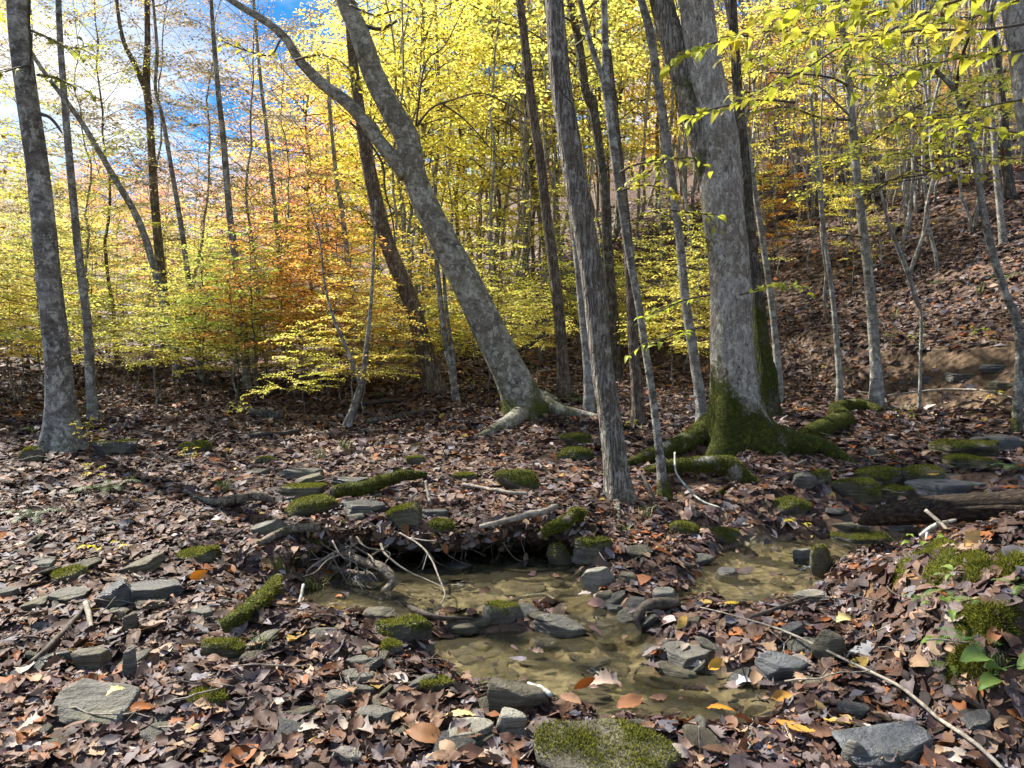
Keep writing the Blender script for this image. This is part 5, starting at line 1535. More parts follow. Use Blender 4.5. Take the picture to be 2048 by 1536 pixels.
FCOL = [('tan', (0.34, 0.225, 0.14), 5), ('brown', (0.17, 0.095, 0.06), 7), ('russet', (0.24, 0.10, 0.045), 1.0), ('greyish mauve', (0.17, 0.137, 0.135), 5), ('dark brown', (0.075, 0.042, 0.032), 4), ('pale', (0.42, 0.35, 0.30), 2)]
KW = {'beech': 'oval ribbed', 'oak': 'lobed', 'maple': 'pointed many-lobed', 'long': 'narrow'}
cnt = 0
while cnt < 265:
    u = RND.uniform(0, 2048); v = 1536 - 330 * RND.random() ** 1.4
    h = hit(u, v)
    pl = pools(h[:1], h[1:2])
    if min(float(q[0]) for q in pl.values()) < 0.02: continue
    k = pick([('beech', 9), ('oak', 4), ('maple', 5), ('long', 2)])
    cn_, cc, _ = FCOL[[c_[0] for c_ in FCOL].index(pick([(c_[0], c_[2]) for c_ in FCOL]))]
    nn = znorm(h[:1], h[1:2])[0] + np.array([RND.gauss(0, 0.22), RND.gauss(0, 0.22), 0])
    o = put('fallen_leaf', RND.choice(FALL[k]))
    o.matrix_world = frame((h[0], h[1], h[2] + RND.uniform(0.025, 0.05)), nn, RND.uniform(0, 6.28), RND.uniform(0.085, 0.125))
    j = RND.uniform(0.8, 1.25); o.color = (cc[0] * j, cc[1] * j, cc[2] * j, 1)
    side = 'left of the pool' if u < 900 else ('below the pool' if u < 1500 else 'right of the pool')
    tag(o, f'{cn_} {KW[k]} fallen leaf in the foreground {side}', 'leaf', f'{cn_} {KW[k]} leaves {side}')
    cnt += 1


ordinals(('fallen_leaf',))


def one_leaf(u, v, px, kind, col, label, az=None, tiltv=(0, 0, 1), lift=0.05):
    h = hit(u, v); sc = px / F * math.hypot(h[1], CAMH)
    o = put('fallen_leaf', FALL[kind][len(label) % len(FALL[kind])])
    zz_ = h[2]
    pl = pools(h[:1], h[1:2])
    for k in pl:
        if float(pl[k][0]) < 0: zz_ = max(zz_, LV[k] + 0.005)
    o.matrix_world = frame((h[0], h[1], zz_ + lift), tiltv, RND.uniform(0, 6.28) if az is None else az, sc)
    o.color = (*col, 1)
    tag(o, label, 'leaf')
    return o


OR = (0.55, 0.19, 0.02); YL = (0.62, 0.45, 0.07); TN = (0.42, 0.28, 0.17); PK = (0.42, 0.24, 0.19); PY = (0.60, 0.50, 0.22)
one_leaf(283, 1442, 58, 'beech', (0.30, 0.10, 0.02), 'rust-brown ribbed leaf at the right edge of the grey slab', 0.2)
one_leaf(233, 1430, 36, 'maple', PY, 'pale yellow leaf lying on the corner of the grey slab', lift=0.11)
one_leaf(397, 1180, 34, 'beech', (0.70, 0.24, 0.02), 'bright orange leaf standing up among the left shale slabs', 1.3, (0.2, -1, 0.2), 0.09)
one_leaf(1120, 1236, 36, 'beech', TN, 'tan ribbed leaf leaning on the small stone in the pool', 1.0, (0, -0.9, 0.5), 0.05)
one_leaf(1193, 1246, 34, 'beech', PK, 'pinkish leaf resting on the flat block in the stream', 0.1, (0, -0.8, 0.6), 0.06)
one_leaf(1168, 1425, 44, 'long', (0.45, 0.13, 0.02), 'orange leaf standing upright at the lower pool edge', 1.45, (0.1, -1, 0.1), 0.07)
one_leaf(1205, 1416, 60, 'oak', (0.50, 0.38, 0.30), 'large pale pinkish oak leaf at the lower pool edge', 0.3, (0, -0.3, 1), 0.06)
one_leaf(850, 1495, 76, 'beech', (0.24, 0.115, 0.05), 'big brown rounded leaf in front of the flat pale stone', 2.8, (0, -0.5, 1), 0.06)
one_leaf(920, 1450, 56, 'long', PY, 'long pale yellow leaf above the flat pale stone', 0.1)
one_leaf(1430, 1358, 36, 'beech', (0.58, 0.33, 0.05), 'yellow-brown leaf curled at the lower pool edge', 0.9, (0.2, -0.8, 0.6))
one_leaf(1688, 1253, 38, 'maple', PY, 'pale yellow star-shaped leaf right of the olive stone', 0.4, (0, -0.3, 1))
one_leaf(1640, 1438, 32, 'beech', (0.48, 0.31, 0.12), 'golden tan leaf upright above the blue slab', 1.8, (0, -0.8, 0.6))
one_leaf(1565, 1413, 40, 'beech', (0.52, 0.27, 0.06), 'orange-tan ribbed leaf beside the wet channel below the blue stone', 0.2, (0, -0.6, 0.8))
one_leaf(1440, 1462, 50, 'long', (0.52, 0.22, 0.03), 'wet orange leaf at the bottom of the lower pool', 2.9)
one_leaf(1590, 1480, 70, 'long', (0.50, 0.24, 0.05), 'long wet orange leaf left of the blue slab', 2.5)
one_leaf(1600, 1375, 40, 'oak', (0.40, 0.27, 0.18), 'brown oak leaf below the angular blue stone', 1.2)
one_leaf(1490, 1380, 44, 'maple', (0.55, 0.55, 0.56), 'silvery white upturned leaf left of the angular blue stone', 0.4)
one_leaf(1735, 1320, 80, 'oak', (0.42, 0.42, 0.43), 'large silvery oak leaf under the white diagonal stick', 0.2, (0, -0.2, 1))
one_leaf(1460, 1222, 34, 'long', (0.66, 0.46, 0.05), 'yellow leaf at the near edge of the right channel', 0.1)
one_leaf(1945, 1100, 46, 'maple', (0.62, 0.38, 0.14), 'pale orange leaf on the mossy bank edge', 1.0, (-0.2, -0.9, 0.4), 0.06)
one_leaf(1365, 1260, 32, 'beech', (0.60, 0.38, 0.10), 'yellow-tan leaf right of the black curved wood', 1.1, (0, -0.7, 0.7))
one_leaf(1170, 1222, 30, 'maple', (0.50, 0.42, 0.40), 'pale pinkish leaf in front of the pale angular boulder', 0.4)
one_leaf(1260, 1482, 60, 'beech', (0.26, 0.12, 0.06), 'curled brown leaf heap on the big mossy rock', 0.6, (0.1, -0.3, 1), 0.16)
one_leaf(1140, 1476, 44, 'beech', (0.34, 0.20, 0.12), 'tan ribbed leaf on the top edge of the big mossy rock', 2.6, (0, -0.3, 1), 0.16)
one_leaf(1865, 985, 30, 'long', (0.66, 0.42, 0.06), 'yellow leaf lying on the blue-grey boulder', 0.3, lift=0.16)

# ------------------------------------------------------------------ log, wood, roots and sticks
def stick(name, label, pts, mat='stick_pale', cat='stick', y=None, lift=0.02, seg=7, forks=(), parent=None, group=None):
    """pts (u, v, w[, y]); on the ground unless y is given"""
    P = []
    for q in pts:
        u, v, w = q[:3]
        yy = q[3] if len(q) > 3 else y
        if yy is None:
            h = hit(u, v + w * 0.5); yy = h[1]; p = h + [0, 0, w * 0.5 / F * yy + lift]
        else: p = at(u, v, yy)
        P.append((*p, w * (0.5 if cat in ('log', 'root', 'wood') else 0.4) / F * yy))
    C = catmull(np.array(P), max(12, 7 * len(P)))
    sd_ = sum(map(ord, label or name))
    C[:, :3] += (0.35 * C[:, 3:4]) * np.stack([fbm(C[:, 0] * 9 + sd_, C[:, 1] * 9, o=2), fbm(C[:, 0] * 9, C[:, 1] * 9 + sd_, o=2), fbm(C[:, 0] * 9, C[:, 2] * 9, o=2)], 1)
    m_ = MB(); m_.tube(C[:, :3] - C[0, :3], np.maximum(C[:, 3], 0.0012), seg, lambda th, L: 1 + 0.16 * fbm(np.cos(th) + sd_, np.sin(th), L * 14, o=2))
    o = mk(name, *m_.get(), mat=mat, parent=parent)
    o.location = C[0, :3] - (np.array(parent.location) if parent else 0)
    if parent is None: tag(o, label, cat, group)
    for fk in forks:
        P2 = [(*at(q[0], q[1], q[3]), q[2] * 0.5 / F * q[3]) for q in fk]
        C2 = catmull(np.array(P2), 12); m2 = MB(); m2.tube(C2[:, :3] - C[0, :3], np.maximum(C2[:, 3], 0.001), 5)
        mk('side_twig', *m2.get(), mat=mat, parent=o)
    return o


# weathered dark log
Pl = np.array([(*at(1718, 1046, 5.15), 0.012), (*at(1745, 1036, 5.05), 0.045), (*at(1800, 1024, 4.95), 0.072), (*at(1880, 1018, 4.85), 0.085), (*at(1980, 1014, 4.75), 0.092), (*at(2080, 1012, 4.65), 0.095), (*at(2200, 1008, 4.55), 0.09)])
C = catmull(Pl, 90)
axis = C[0, :3].copy()
V, Q, T = tube(C[:, :3] - axis, C[:, 3], 30, lambda th, L: 1 + 0.16 * fbm(np.cos(th) * 3.2, np.sin(th) * 3.2 + 3, L * 0.7, o=4) + 0.10 * np.sin(9 * th + 0.8 * np.sin(L * 3)) + 0.05 * fbm(th * 4, L * 3, o=2))
lg = mk('fallen_log', V, Q, T, 'log_wood'); lg.location = axis
tag(lg, 'dark weathered log with a splintered tip lying over the right channel', 'log')
stick('driftwood', 'black rotten curved wood between the lower pool and the leafy spit', [(1280, 1270, 8), (1275, 1245, 16), (1290, 1226, 22), (1320, 1216, 24), (1362, 1212, 14)], 'stick_dark', 'wood', seg=12, lift=0.03)
stick('fallen_branch', 'long white stick lying diagonally across the lower right', [(1400, 1232, 3), (1470, 1250, 4), (1560, 1278, 6), (1650, 1320, 7), (1740, 1365, 8), (1810, 1405, 9), (1880, 1465, 10), (1950, 1515, 11), (2010, 1570, 11)], 'stick_pale', lift=0.05)
stick('fallen_branch', 'grey-barked stick crossing behind the white diagonal stick', [(1500, 1248, 10), (1550, 1232, 10), (1590, 1218, 9), (1625, 1208, 6), (1690, 1212, 4)], 'twig_bark', lift=0.04)
stick('twig', 'upright pale forked twig at the bottom edge', [(1399, 1452, 5), (1401, 1490, 6), (1404, 1540, 6)], 'stick_pale', y=2.75, forks=[[(1403, 1512, 4, 2.75), (1418, 1528, 4, 2.75), (1430, 1540, 3, 2.75)]])
stick('twig', 'thin pale forked twig standing on the right bank', [(1822, 1210, 3, 3.5), (1808, 1262, 4, 3.45), (1798, 1300, 4, 3.4), (1788, 1330, 4, 3.35)], 'stick_pale', forks=[[(1820, 1222, 3, 3.5), (1780, 1250, 3, 3.5), (1718, 1276, 2, 3.5)]])
stick('fallen_branch', 'broken pale branch leaning off the dark log', [(1850, 1020, 9, 4.55), (1880, 1045, 9, 4.45), (1915, 1078, 8, 4.3)], 'stick_pale')
stick('fallen_branch', 'lichen-grey forked branch below the dark log', [(1842, 1072, 12, 4.6), (1862, 1055, 12, 4.55), (1885, 1045, 10, 4.5), (1912, 1040, 6, 4.5)], 'stick_lichen', forks=[[(1856, 1060, 7, 4.57), (1850, 1090, 5, 4.5), (1842, 1125, 4, 4.4)]])
stick('fallen_branch', 'lichen-covered stick on the edge between the two pools', [(1000, 1212, 6), (1040, 1203, 9), (1085, 1196, 9), (1112, 1206, 6)], 'stick_lichen', lift=0.02)
stick('fallen_branch', 'lichen-white stub at the near shore beside the wedge stone', [(1055, 1386, 8), (1080, 1400, 14), (1105, 1416, 12)], 'stick_lichen', lift=0.05)
stick('fallen_branch', 'black wet branch sliding into the upper pool', [(770, 1192, 8), (810, 1215, 12), (850, 1238, 14), (900, 1248, 12), (945, 1246, 6)], 'stick_dark', lift=0.03)
stick('twig', 'thin pale twig arching from the lip down into the upper pool', [(800, 1066, 5, 5.2), (845, 1095, 5, 5.0), (868, 1130, 5, 4.85), (882, 1165, 4, 4.7), (890, 1190, 4, 4.6), (877, 1215, 3, 4.5)], 'stick_pale', forks=[[(820, 1076, 3, 5.12), (850, 1081, 3, 5.05), (872, 1082, 2, 5.0)], [(855, 1108, 3, 4.95), (845, 1140, 2, 4.9)]])
stick('exposed_root', 'thick bare pale root looping out of the undercut bank', [(680, 1085, 18, 5.35), (690, 1104, 18, 5.2), (720, 1122, 18, 5.1), (758, 1132, 19, 5.0), (780, 1150, 20, 4.9), (790, 1162, 18, 4.85), (770, 1182, 17, 4.8), (752, 1205, 14, 4.75), (725, 1222, 6, 4.7)], 'bark_root', 'root', seg=10)
stick('exposed_root', 'second curved root below the thick looping root', [(652, 1118, 10, 5.2), (668, 1136, 12, 5.1), (700, 1145, 12, 5.05), (735, 1150, 11, 5.0), (770, 1146, 8, 5.0)], 'bark_root', 'root', seg=8)
stick('exposed_root', 'pale root running along the top of the undercut lip at right', [(960, 1052, 9, 5.35), (1000, 1045, 12, 5.35), (1045, 1035, 13, 5.4), (1085, 1022, 14, 5.5), (1115, 1012, 10, 5.6)], 'stick_pale', 'root', seg=9)
stick('exposed_root', 'mossy root hump at the right end of the undercut', [(1075, 1070, 14, 5.3), (1100, 1058, 22, 5.3), (1130, 1045, 26, 5.35), (1150, 1028, 24, 5.4), (1172, 1035, 22, 5.4)], 'bark_root', 'root', seg=12)
stick('exposed_root', 'dark mossy root bridging a hollow above the undercut bank', [(660, 1000, 20), (690, 990, 26), (730, 984, 28), (770, 972, 26), (810, 962, 22), (850, 958, 12)], 'bark_dark', 'root', seg=12, lift=0.05)
stick('exposed_root', 'bare grey root left of the long green boulder', [(370, 985, 6), (400, 1002, 10), (430, 1008, 16), (470, 1003, 20), (510, 1000, 20), (550, 1004, 12)], 'bark_root', 'root', seg=10)
stick('exposed_root', 'mossy root sloping down the left foreground', [(556, 1162, 18), (540, 1185, 28), (515, 1210, 30), (480, 1240, 34), (450, 1262, 30)], 'bark_root', 'root', seg=12, lift=0.02)
stick('exposed_root', 'smooth grey-green root from the tilted slab to the undercut lip', [(520, 1092, 14), (560, 1072, 18), (600, 1062, 20), (640, 1058, 18)], 'bark_root', 'root', seg=10)
for nm_ in ('exposed_root',):
    for o in [o for o in COL.objects if o.name.startswith(nm_)]:
        me = o.data; n_ = len(me.vertices)
        co = np.zeros(n_ * 3, np.float32); me.vertices.foreach_get('co', co); co = co.reshape(-1, 3)
        lab = o['label']
        k = 1.5 if 'mossy root' in lab else (0.6 if 'grey-green' in lab else 0.2)
        a_ = me.attributes.new('moss', 'FLOAT', 'POINT'); a_.data.foreach_set('value', (k * (0.7 + 0.5 * fbm(co[:, 0] * 6, co[:, 1] * 6, co[:, 2] * 6, o=2))).astype(np.float32))
stick('fallen_branch', 'grey branch on the litter in front of the high moss boulder', [(925, 975, 8), (965, 982, 9), (1010, 990, 10), (1055, 996, 9)], 'stick_pale', lift=0.03)
stick('fallen_branch', 'short stub leaning upright above the undercut hollow', [(852, 962, 8, 6.3), (856, 990, 9, 6.2), (860, 1012, 8, 6.1)], 'stick_pale')
stick('fallen_branch', 'thin branch slanting over the hollow', [(800, 1020, 5, 6.0), (820, 1000, 6, 6.05), (835, 985, 5, 6.1)], 'stick_pale')
stick('fallen_branch', 'dark diagonal stick in the left foreground litter', [(60, 1340, 14), (105, 1300, 16), (145, 1255, 14), (172, 1222, 8)], 'twig_bark', lift=0.03)
stick('fallen_branch', 'pale knobbly stick joining the dark diagonal stick', [(172, 1215, 14), (178, 1245, 14), (182, 1275, 10)], 'stick_pale', lift=0.03)
stick('fallen_branch', 'grey stick propped on the mossy sloping root', [(606, 1168, 8, 4.3), (600, 1195, 9, 4.2), (592, 1230, 9, 4.1), (584, 1262, 7, 4.0)], 'stick_lichen')
stick('twig', 'long thin straw-coloured twig in the left litter', [(440, 1360, 3), (500, 1350, 4), (560, 1352, 4), (612, 1353, 3)], 'stick_pale', lift=0.05)
stick('twig', 'thin upright twig left of the angular stone near the bottom', [(696, 1352, 3, 3.3), (704, 1380, 4, 3.25), (716, 1412, 3, 3.2)], 'stick_pale')
stick('twig', 'short white twig above the dark tilted slab', [(258, 1152, 4), (272, 1160, 6), (286, 1166, 4)], 'stick_pale', lift=0.03)
stick('twig', 'thin grey twig bending down to the litter below the huge tree roots', [(1349, 905, 5, 6.3), (1352, 945, 5, 6.1), (1375, 975, 6, 5.95), (1400, 1000, 6, 5.8), (1440, 1015, 4, 5.7)], 'stick_lichen')
stick('twig', 'dark stick leaning against the bank right of the furrowed trunk', [(1280, 945, 7, 5.95), (1296, 972, 8, 5.85), (1310, 1003, 7, 5.8)], 'twig_bark')
stick('fallen_branch', 'pale arching branch across the right bank near the cascade', [(1775, 827, 4), (1850, 818, 5), (1930, 815, 5), (1990, 825, 5), (2040, 842, 4)], 'stick_pale', lift=0.25)
stick('fallen_branch', 'thin branch curving on the litter near the serpentine root', [(1715, 790, 5), (1745, 795, 7), (1768, 805, 9), (1772, 822, 7)], 'bark_root', lift=0.05)
stick('fallen_log', 'mossy fallen log on the forest floor left of the V-shaped sapling', [(498, 822, 14), (530, 828, 18), (567, 834, 16)], 'bark_dark', 'log', seg=10, lift=0)
stick('fallen_log', 'dark thin log lying below the orange thicket', [(470, 872, 8), (530, 870, 10), (600, 862, 9)], 'stick_dark', 'log', seg=8, lift=0)
stick('fallen_log', 'mossy dark log lying in the litter left of the beech foot', [(735, 842, 12), (780, 836, 13), (830, 826, 10), (862, 820, 6)], 'bark_dark', 'log', seg=10, lift=0)
stick('fallen_log', 'thin dark log just above the mossy one', [(690, 806, 6), (740, 806, 9), (800, 800, 8)], 'stick_dark', 'log', seg=8, lift=0)
stick('fallen_log', 'dead branch propped up behind the leaning beech', [(1020, 710, 10, 12.5), (1055, 692, 9, 12.6), (1090, 665, 8, 12.8)], 'stick_dark', 'log', seg=8)
stick('fallen_log', 'long dark dead trunk lying on the distant right slope', [(1540, 520, 6, 22), (1600, 500, 8, 22), (1680, 465, 6, 22)], 'stick_dark', 'log', seg=8)
# tangle of bare roots at the left end of the undercut
for q in range(16):
    u0, v0 = RND.uniform(610, 780), RND.uniform(1070, 1105); y_ = RND.uniform(4.95, 5.3)
    pts = [(u0, v0)]
    du = RND.choice([-1, 1]) * RND.uniform(10, 40)
    for k in range(4): pts.append((pts[-1][0] + du + RND.gauss(0, 14), pts[-1][1] + RND.uniform(8, 34)))
    P = np.array([at(a_, b_, y_ - 0.09 * k + RND.gauss(0, 0.03)) for k, (a_, b_) in enumerate(pts)])
    P[:, 2] = np.maximum(P[:, 2], -0.04)
    C_ = catmull(P, 24); r0 = RND.uniform(0.004, 0.011)
    m_ = MB(); m_.tube(C_, np.linspace(r0, 0.0018, 24), 5, lambda th, L: 1 + 0.2 * fbm(np.cos(th), np.sin(th), L * 16, o=2))
    mk('rootlet', *m_.get(), mat=RND.choice(['bark_root', 'stick_pale', 'bark_root']), parent=lip)
# fine hanging rootlets of the undercut
for q in range(90):
    a_ = RND.randrange(4, 56); f = LIP[a_]; z0 = float(hbank(f[:1], f[1:2])[0]) - 0.05
    L_ = RND.uniform(0.05, 0.24); dx = RND.gauss(0, 0.09)
    p0 = np.array([f[0] + RND.gauss(0, 0.02), f[1] + RND.uniform(-0.02, 0.15), z0])
    P = np.array([p0, p0 + [dx * 0.4, RND.gauss(0, 0.02) - 0.02, -L_ * 0.4], p0 + [dx + RND.gauss(0, 0.02), -0.02, -L_ * 0.8], p0 + [dx * 1.6, RND.gauss(0, 0.04), -L_]])
    m_ = MB(); m_.tube(catmull(P, 9), np.linspace(RND.uniform(0.002, 0.006), 0.001, 9), 4)
    mk('rootlet', *m_.get(), mat=RND.choice(['twig_bark', 'stick_pale', 'twig_bark']), parent=lip)
# small twigs dropped on the litter
TW = []
for i_ in range(5):
    r = np.random.default_rng(500 + i_); n_ = 9
    P = np.column_stack([np.linspace(-0.5, 0.5, n_), np.cumsum(r.normal(0, 0.035, n_)), 0.02 + np.abs(np.cumsum(r.normal(0, 0.02, n_)))])
    m_ = MB(); m_.tube(P, np.linspace(0.012, 0.005, n_), 5)
    k = r.integers(2, 7); m_.tube(np.array([P[k], P[k] + [0.12, r.choice([-1, 1]) * 0.10, 0.04], P[k] + [0.22, r.choice([-1, 1]) * 0.2, 0.06]]), np.array([0.008, 0.006, 0.003]), 4)
    TW.append([mk('twig', *m_.get(), mat=k2, link=False) for k2 in ('stick_pale', 'twig_bark')])
for q in range(70):
    u = RND.uniform(0, 2048); v = RND.uniform(860, 1500); h = hit(u, v)
    if min(float(z_[0]) for z_ in pools(h[:1], h[1:2]).values()) < 0.05: continue
    c = RND.choice([0, 0, 1]); sc = RND.uniform(0.15, 0.45) * (1 if v > 1000 else 1.6)
    o = put('twig', TW[q % 5][c], None, (h[0], h[1], h[2] + 0.03), (RND.gauss(0, 0.15), RND.gauss(0, 0.2), RND.uniform(0, 6.28)), sc)
    side = ('left' if u < 700 else 'middle' if u < 1400 else 'right') + (' foreground' if v > 1180 else ' bank')
    tag(o, f'small {("pale", "dark")[c]} dropped twig on the litter of the {side}', 'twig', f'small {("pale", "dark")[c]} twigs on the {side}')

ordinals(('twig',))

# ------------------------------------------------------------------ moss on roots and on the near bank
def mesh_tris(o):
    me = o.data; me.calc_loop_triangles()
    co = np.zeros(len(me.vertices) * 3, np.float32); me.vertices.foreach_get('co', co)
    t = np.zeros(len(me.loop_triangles) * 3, np.int32); me.loop_triangles.foreach_get('vertices', t)
    ms = np.zeros(len(me.vertices), np.float32); me.attributes['moss'].data.foreach_get('value', ms)
    return co.reshape(-1, 3).astype(float), t.reshape(-1, 3), ms


def furry(o, nb_, ln=0.013, thr=0.5):
    V, Fc, ms = mesh_tris(o)
    fn = np.cross(V[Fc[:, 1]] - V[Fc[:, 0]], V[Fc[:, 2]] - V[Fc[:, 0]])
    w = np.linalg.norm(fn, axis=1) * (ms[Fc].mean(1) > thr)
    if w.sum() > 0: put_blades(o, V, Fc, w, fn, nb_, ln)


for c in list(TREES['T17']['root'].children):
    if c.name.startswith('root'): furry(c, 5000, 0.018)
    elif c.name.startswith('trunk'): furry(c, 9000, 0.018, 0.6)
for o in [o for o in COL.objects if o.name.startswith('exposed_root') and 'moss' in o['label']]: furry(o, 3500)
furry(lip, 5000, 0.016, 0.45)

# mossy cushion draped over the near right bank
def moss_patch(label, pts_px, nb_, name='moss_cushion', thick=0.035):
    P = np.array([hit(u, v)[:2] for u, v in pts_px]); c0 = P.mean(0)
    ring = catmull(np.vstack([P, P[:1]]), 41)[:-1]; rr = 10
    V = [np.append(c0, float(ztop(c0[0], c0[1])[0]) + thick)]
    for a in range(1, rr + 1):
        t = a / rr
        q = c0 + (ring - c0) * t * (1 + 0.0 * t)
        z = ztop(q[:, 0], q[:, 1]) + thick * (1 - t ** 3) + 0.02 * fbm(q[:, 0] * 12, q[:, 1] * 12, o=3) - (0.03 if a == rr else 0)
        V += list(np.column_stack([q, z]))
    V = np.array(V); Q = [(1 + (a - 1) * 40 + b, 1 + a * 40 + b, 1 + a * 40 + (b + 1) % 40, 1 + (a - 1) * 40 + (b + 1) % 40) for a in range(1, rr) for b in range(40)]
    T = [(0, 1 + b, 1 + (b + 1) % 40) for b in range(40)]
    loc = V[0].copy()
    o = mk(name, V - loc, np.array(Q), np.array(T), 'bank_soil', attrs={'moss': np.full(len(V), 0.95)}); o.location = loc
    if o.data.polygons[len(o.data.polygons) // 2].normal.z < 0: o.data.flip_normals()
    tag(o, label, 'moss'); furry(o, nb_, 0.020, 0.3)


moss_patch('sunlit yellow-green moss cushion on the crest of the near right bank', [(1840, 1110), (1870, 1085), (1905, 1085), (1920, 1120), (1915, 1170), (1870, 1185), (1840, 1150)], 6500)
moss_patch('dark green moss face of the near right bank beside the fern', [(1905, 1250), (1960, 1215), (2030, 1200), (2040, 1270), (1985, 1300), (1925, 1310)], 6500)
moss_patch('thin moss ribbon left of the sunlit cushion on the right bank', [(1785, 1155), (1815, 1118), (1845, 1110), (1838, 1135), (1805, 1160)], 2500)
moss_patch('small moss patch beside the orange leaf on the right bank', [(1915, 1120), (1965, 1110), (1990, 1150), (1950, 1175), (1920, 1165)], 3500)

# ------------------------------------------------------------------ ferns, plants, grass
def frond(L, seed, npin=17, wid=0.16):
    r = np.random.default_rng(seed); n_ = npin * 2 + 1
    t = np.linspace(0, 1, 12)
    path = np.stack([0.06 * L * np.sin(t * 2 + seed), L * (t - 0.12 * t ** 2), L * (0.55 * t - 0.62 * t ** 2)], 1)
    m_ = MB(); m_.tube(path, np.linspace(0.003, 0.0008, 12), 4)
    for k in range(npin):
        s_ = 0.12 + 0.86 * k / npin
        p = np.array([np.interp(s_, t, path[:, q]) for q in range(3)]); d = unit(np.array([np.interp(min(1, s_ + 0.03), t, path[:, q]) for q in range(3)]) - p)
        w_ = wid * L * (math.sin(math.pi * min(0.97, 0.12 + s_ * 0.82)) ** 0.7)
        for sg in (-1, 1):
            sd2 = unit(np.cross(d, [0, 0, 1.0])) * sg
            a = unit(sd2 + d * 0.25 + np.array([0, 0, r.normal(-0.12, 0.08)]))
            hw = 0.27 * L * 0.86 / npin
            q0 = p - d * hw; q1 = p + d * hw; e0 = p + a * w_ * 0.6 - d * hw * 0.8; e1 = p + a * w_ * 0.6 + d * hw * 0.8; tip = p + a * w_ + np.array([0, 0, -0.1 * w_])
            m_.add(np.array([q0, q1, e1, e0, tip]), [[0, 1, 2, 3]], [[3, 2, 4]])
    return m_.get()


FR = [mk('frond', *frond(1.0, 3 + i_), mat='fern_green', link=False) for i_ in range(4)]


def fern(u, v, px, nf, label, col=(0.10, 0.17, 0.045), az0=0, az1=6.28, yo=None):
    h = hit(u, v); y = h[1]; L = px / F * y
    t = thing('fern', label, 'fern', (h[0], h[1], h[2] + 0.015))
    for k in range(nf):
        a = az0 + (az1 - az0) * (k + RND.random() * 0.6) / nf
        o = put('frond', FR[k % 4], t, (0, 0, 0), (RND.uniform(0.0, 0.35), 0, a), L * RND.uniform(0.75, 1.15))
        j = RND.uniform(0.8, 1.3); o.color = (col[0] * j, col[1] * j, col[2] * j, 1)
    return t


fern(215, 985, 75, 8, 'low dark fern in the left litter right of the thick trunk')
fern(70, 1040, 70, 7, 'low blue-green fern at the left edge', (0.10, 0.16, 0.07))
fern(78, 868, 46, 7, 'small bright fern behind the thick left-edge trunk', (0.13, 0.20, 0.04))
fern(1945, 1290, 70, 6, 'green fern on the mossy face of the right bank', (0.10, 0.19, 0.06), 0.6, 5)
fern(1895, 1335, 60, 5, 'drooping fern at the foot of the right bank', (0.12, 0.19, 0.04), 1.5, 4.6)
fern(1888, 1190, 52, 4, 'light green fern hanging from the sunlit moss cushion', (0.17, 0.28, 0.09), 1.6, 4.4)
fern(2030, 945, 60, 6, 'pale green fern at the right edge beside the boulders', (0.18, 0.28, 0.10))
fern(1160, 805, 44, 7, 'small fern behind the furrowed trunk near the brown straight trunk', (0.09, 0.14, 0.045))
fern(760, 795, 34, 7, 'little pale fern left of the slender twin trunks', (0.14, 0.2, 0.08))
fern(2015, 560, 40, 6, 'fern on the upper edge of the dirt bank', (0.10, 0.17, 0.05))
fern(1870, 570, 34, 6, 'dark fern hanging on the slope left of the curved tree', (0.08, 0.13, 0.04))
fern(1700, 745, 34, 6, 'small fern at the foot of the slope by the branching grey tree', (0.09, 0.14, 0.05))

fern(1960, 1215, 56, 6, 'small fern between the two moss patches of the right bank', (0.13, 0.21, 0.06))
fern(2035, 1180, 60, 6, 'bright fern at the right edge on top of the bank', (0.16, 0.25, 0.07))
fern(1840, 1200, 44, 5, 'little fern low on the left face of the right bank', (0.14, 0.22, 0.06), 1.2, 4.8)
moss_patch('wide ragged moss mat low on the right bank below the fern', [(1880, 1330), (1915, 1300), (1960, 1305), (1990, 1340), (1965, 1375), (1910, 1385)], 5000)
moss_patch('small bright moss tuft high at the right edge of the bank', [(1985, 1120), (2020, 1100), (2050, 1115), (2045, 1150), (2005, 1155)], 3500)
BROAD = [mk('leaf', *leaf_shape('beech', 12, 7, 300 + i_, curl=(0.5, -0.5), crumple=0.008), None, 'leaf_near', link=False) for i_ in range(4)]
NEARL = [mk('leaf', *leaf_shape('beech' if i_ % 2 else 'long', 11, 5, 320 + i_, curl=(0.5, -0.5 - 0.2 * i_), crumple=0.014), None, 'leaf_near', link=False) for i_ in range(5)]
MAPL = [mk('leaf', *leaf_shape('maple', 9, 5, 340 + i_, curl=(0.4, -0.4), crumple=0.015), None, 'leaf_near', link=False) for i_ in range(3)]


def leafed(parent, p, adir, nrm, L, col, meshes):
    """leaf object whose base is at p (parent space)"""
    a = unit(np.asarray(adir, float)); n_ = np.asarray(nrm, float); n_ = unit(n_ - a * n_.dot(a)); b = np.cross(a, n_)
    c = p + a * L * 0.5
    m_ = Matrix(((b[0] * L, a[0] * L, n_[0] * L, c[0]), (b[1] * L, a[1] * L, n_[1] * L, c[1]), (b[2] * L, a[2] * L, n_[2] * L, c[2]), (0, 0, 0, 1)))
    o = put('leaf', RND.choice(meshes), parent); o.matrix_local = m_; o.color = (*col, 1)
    return o


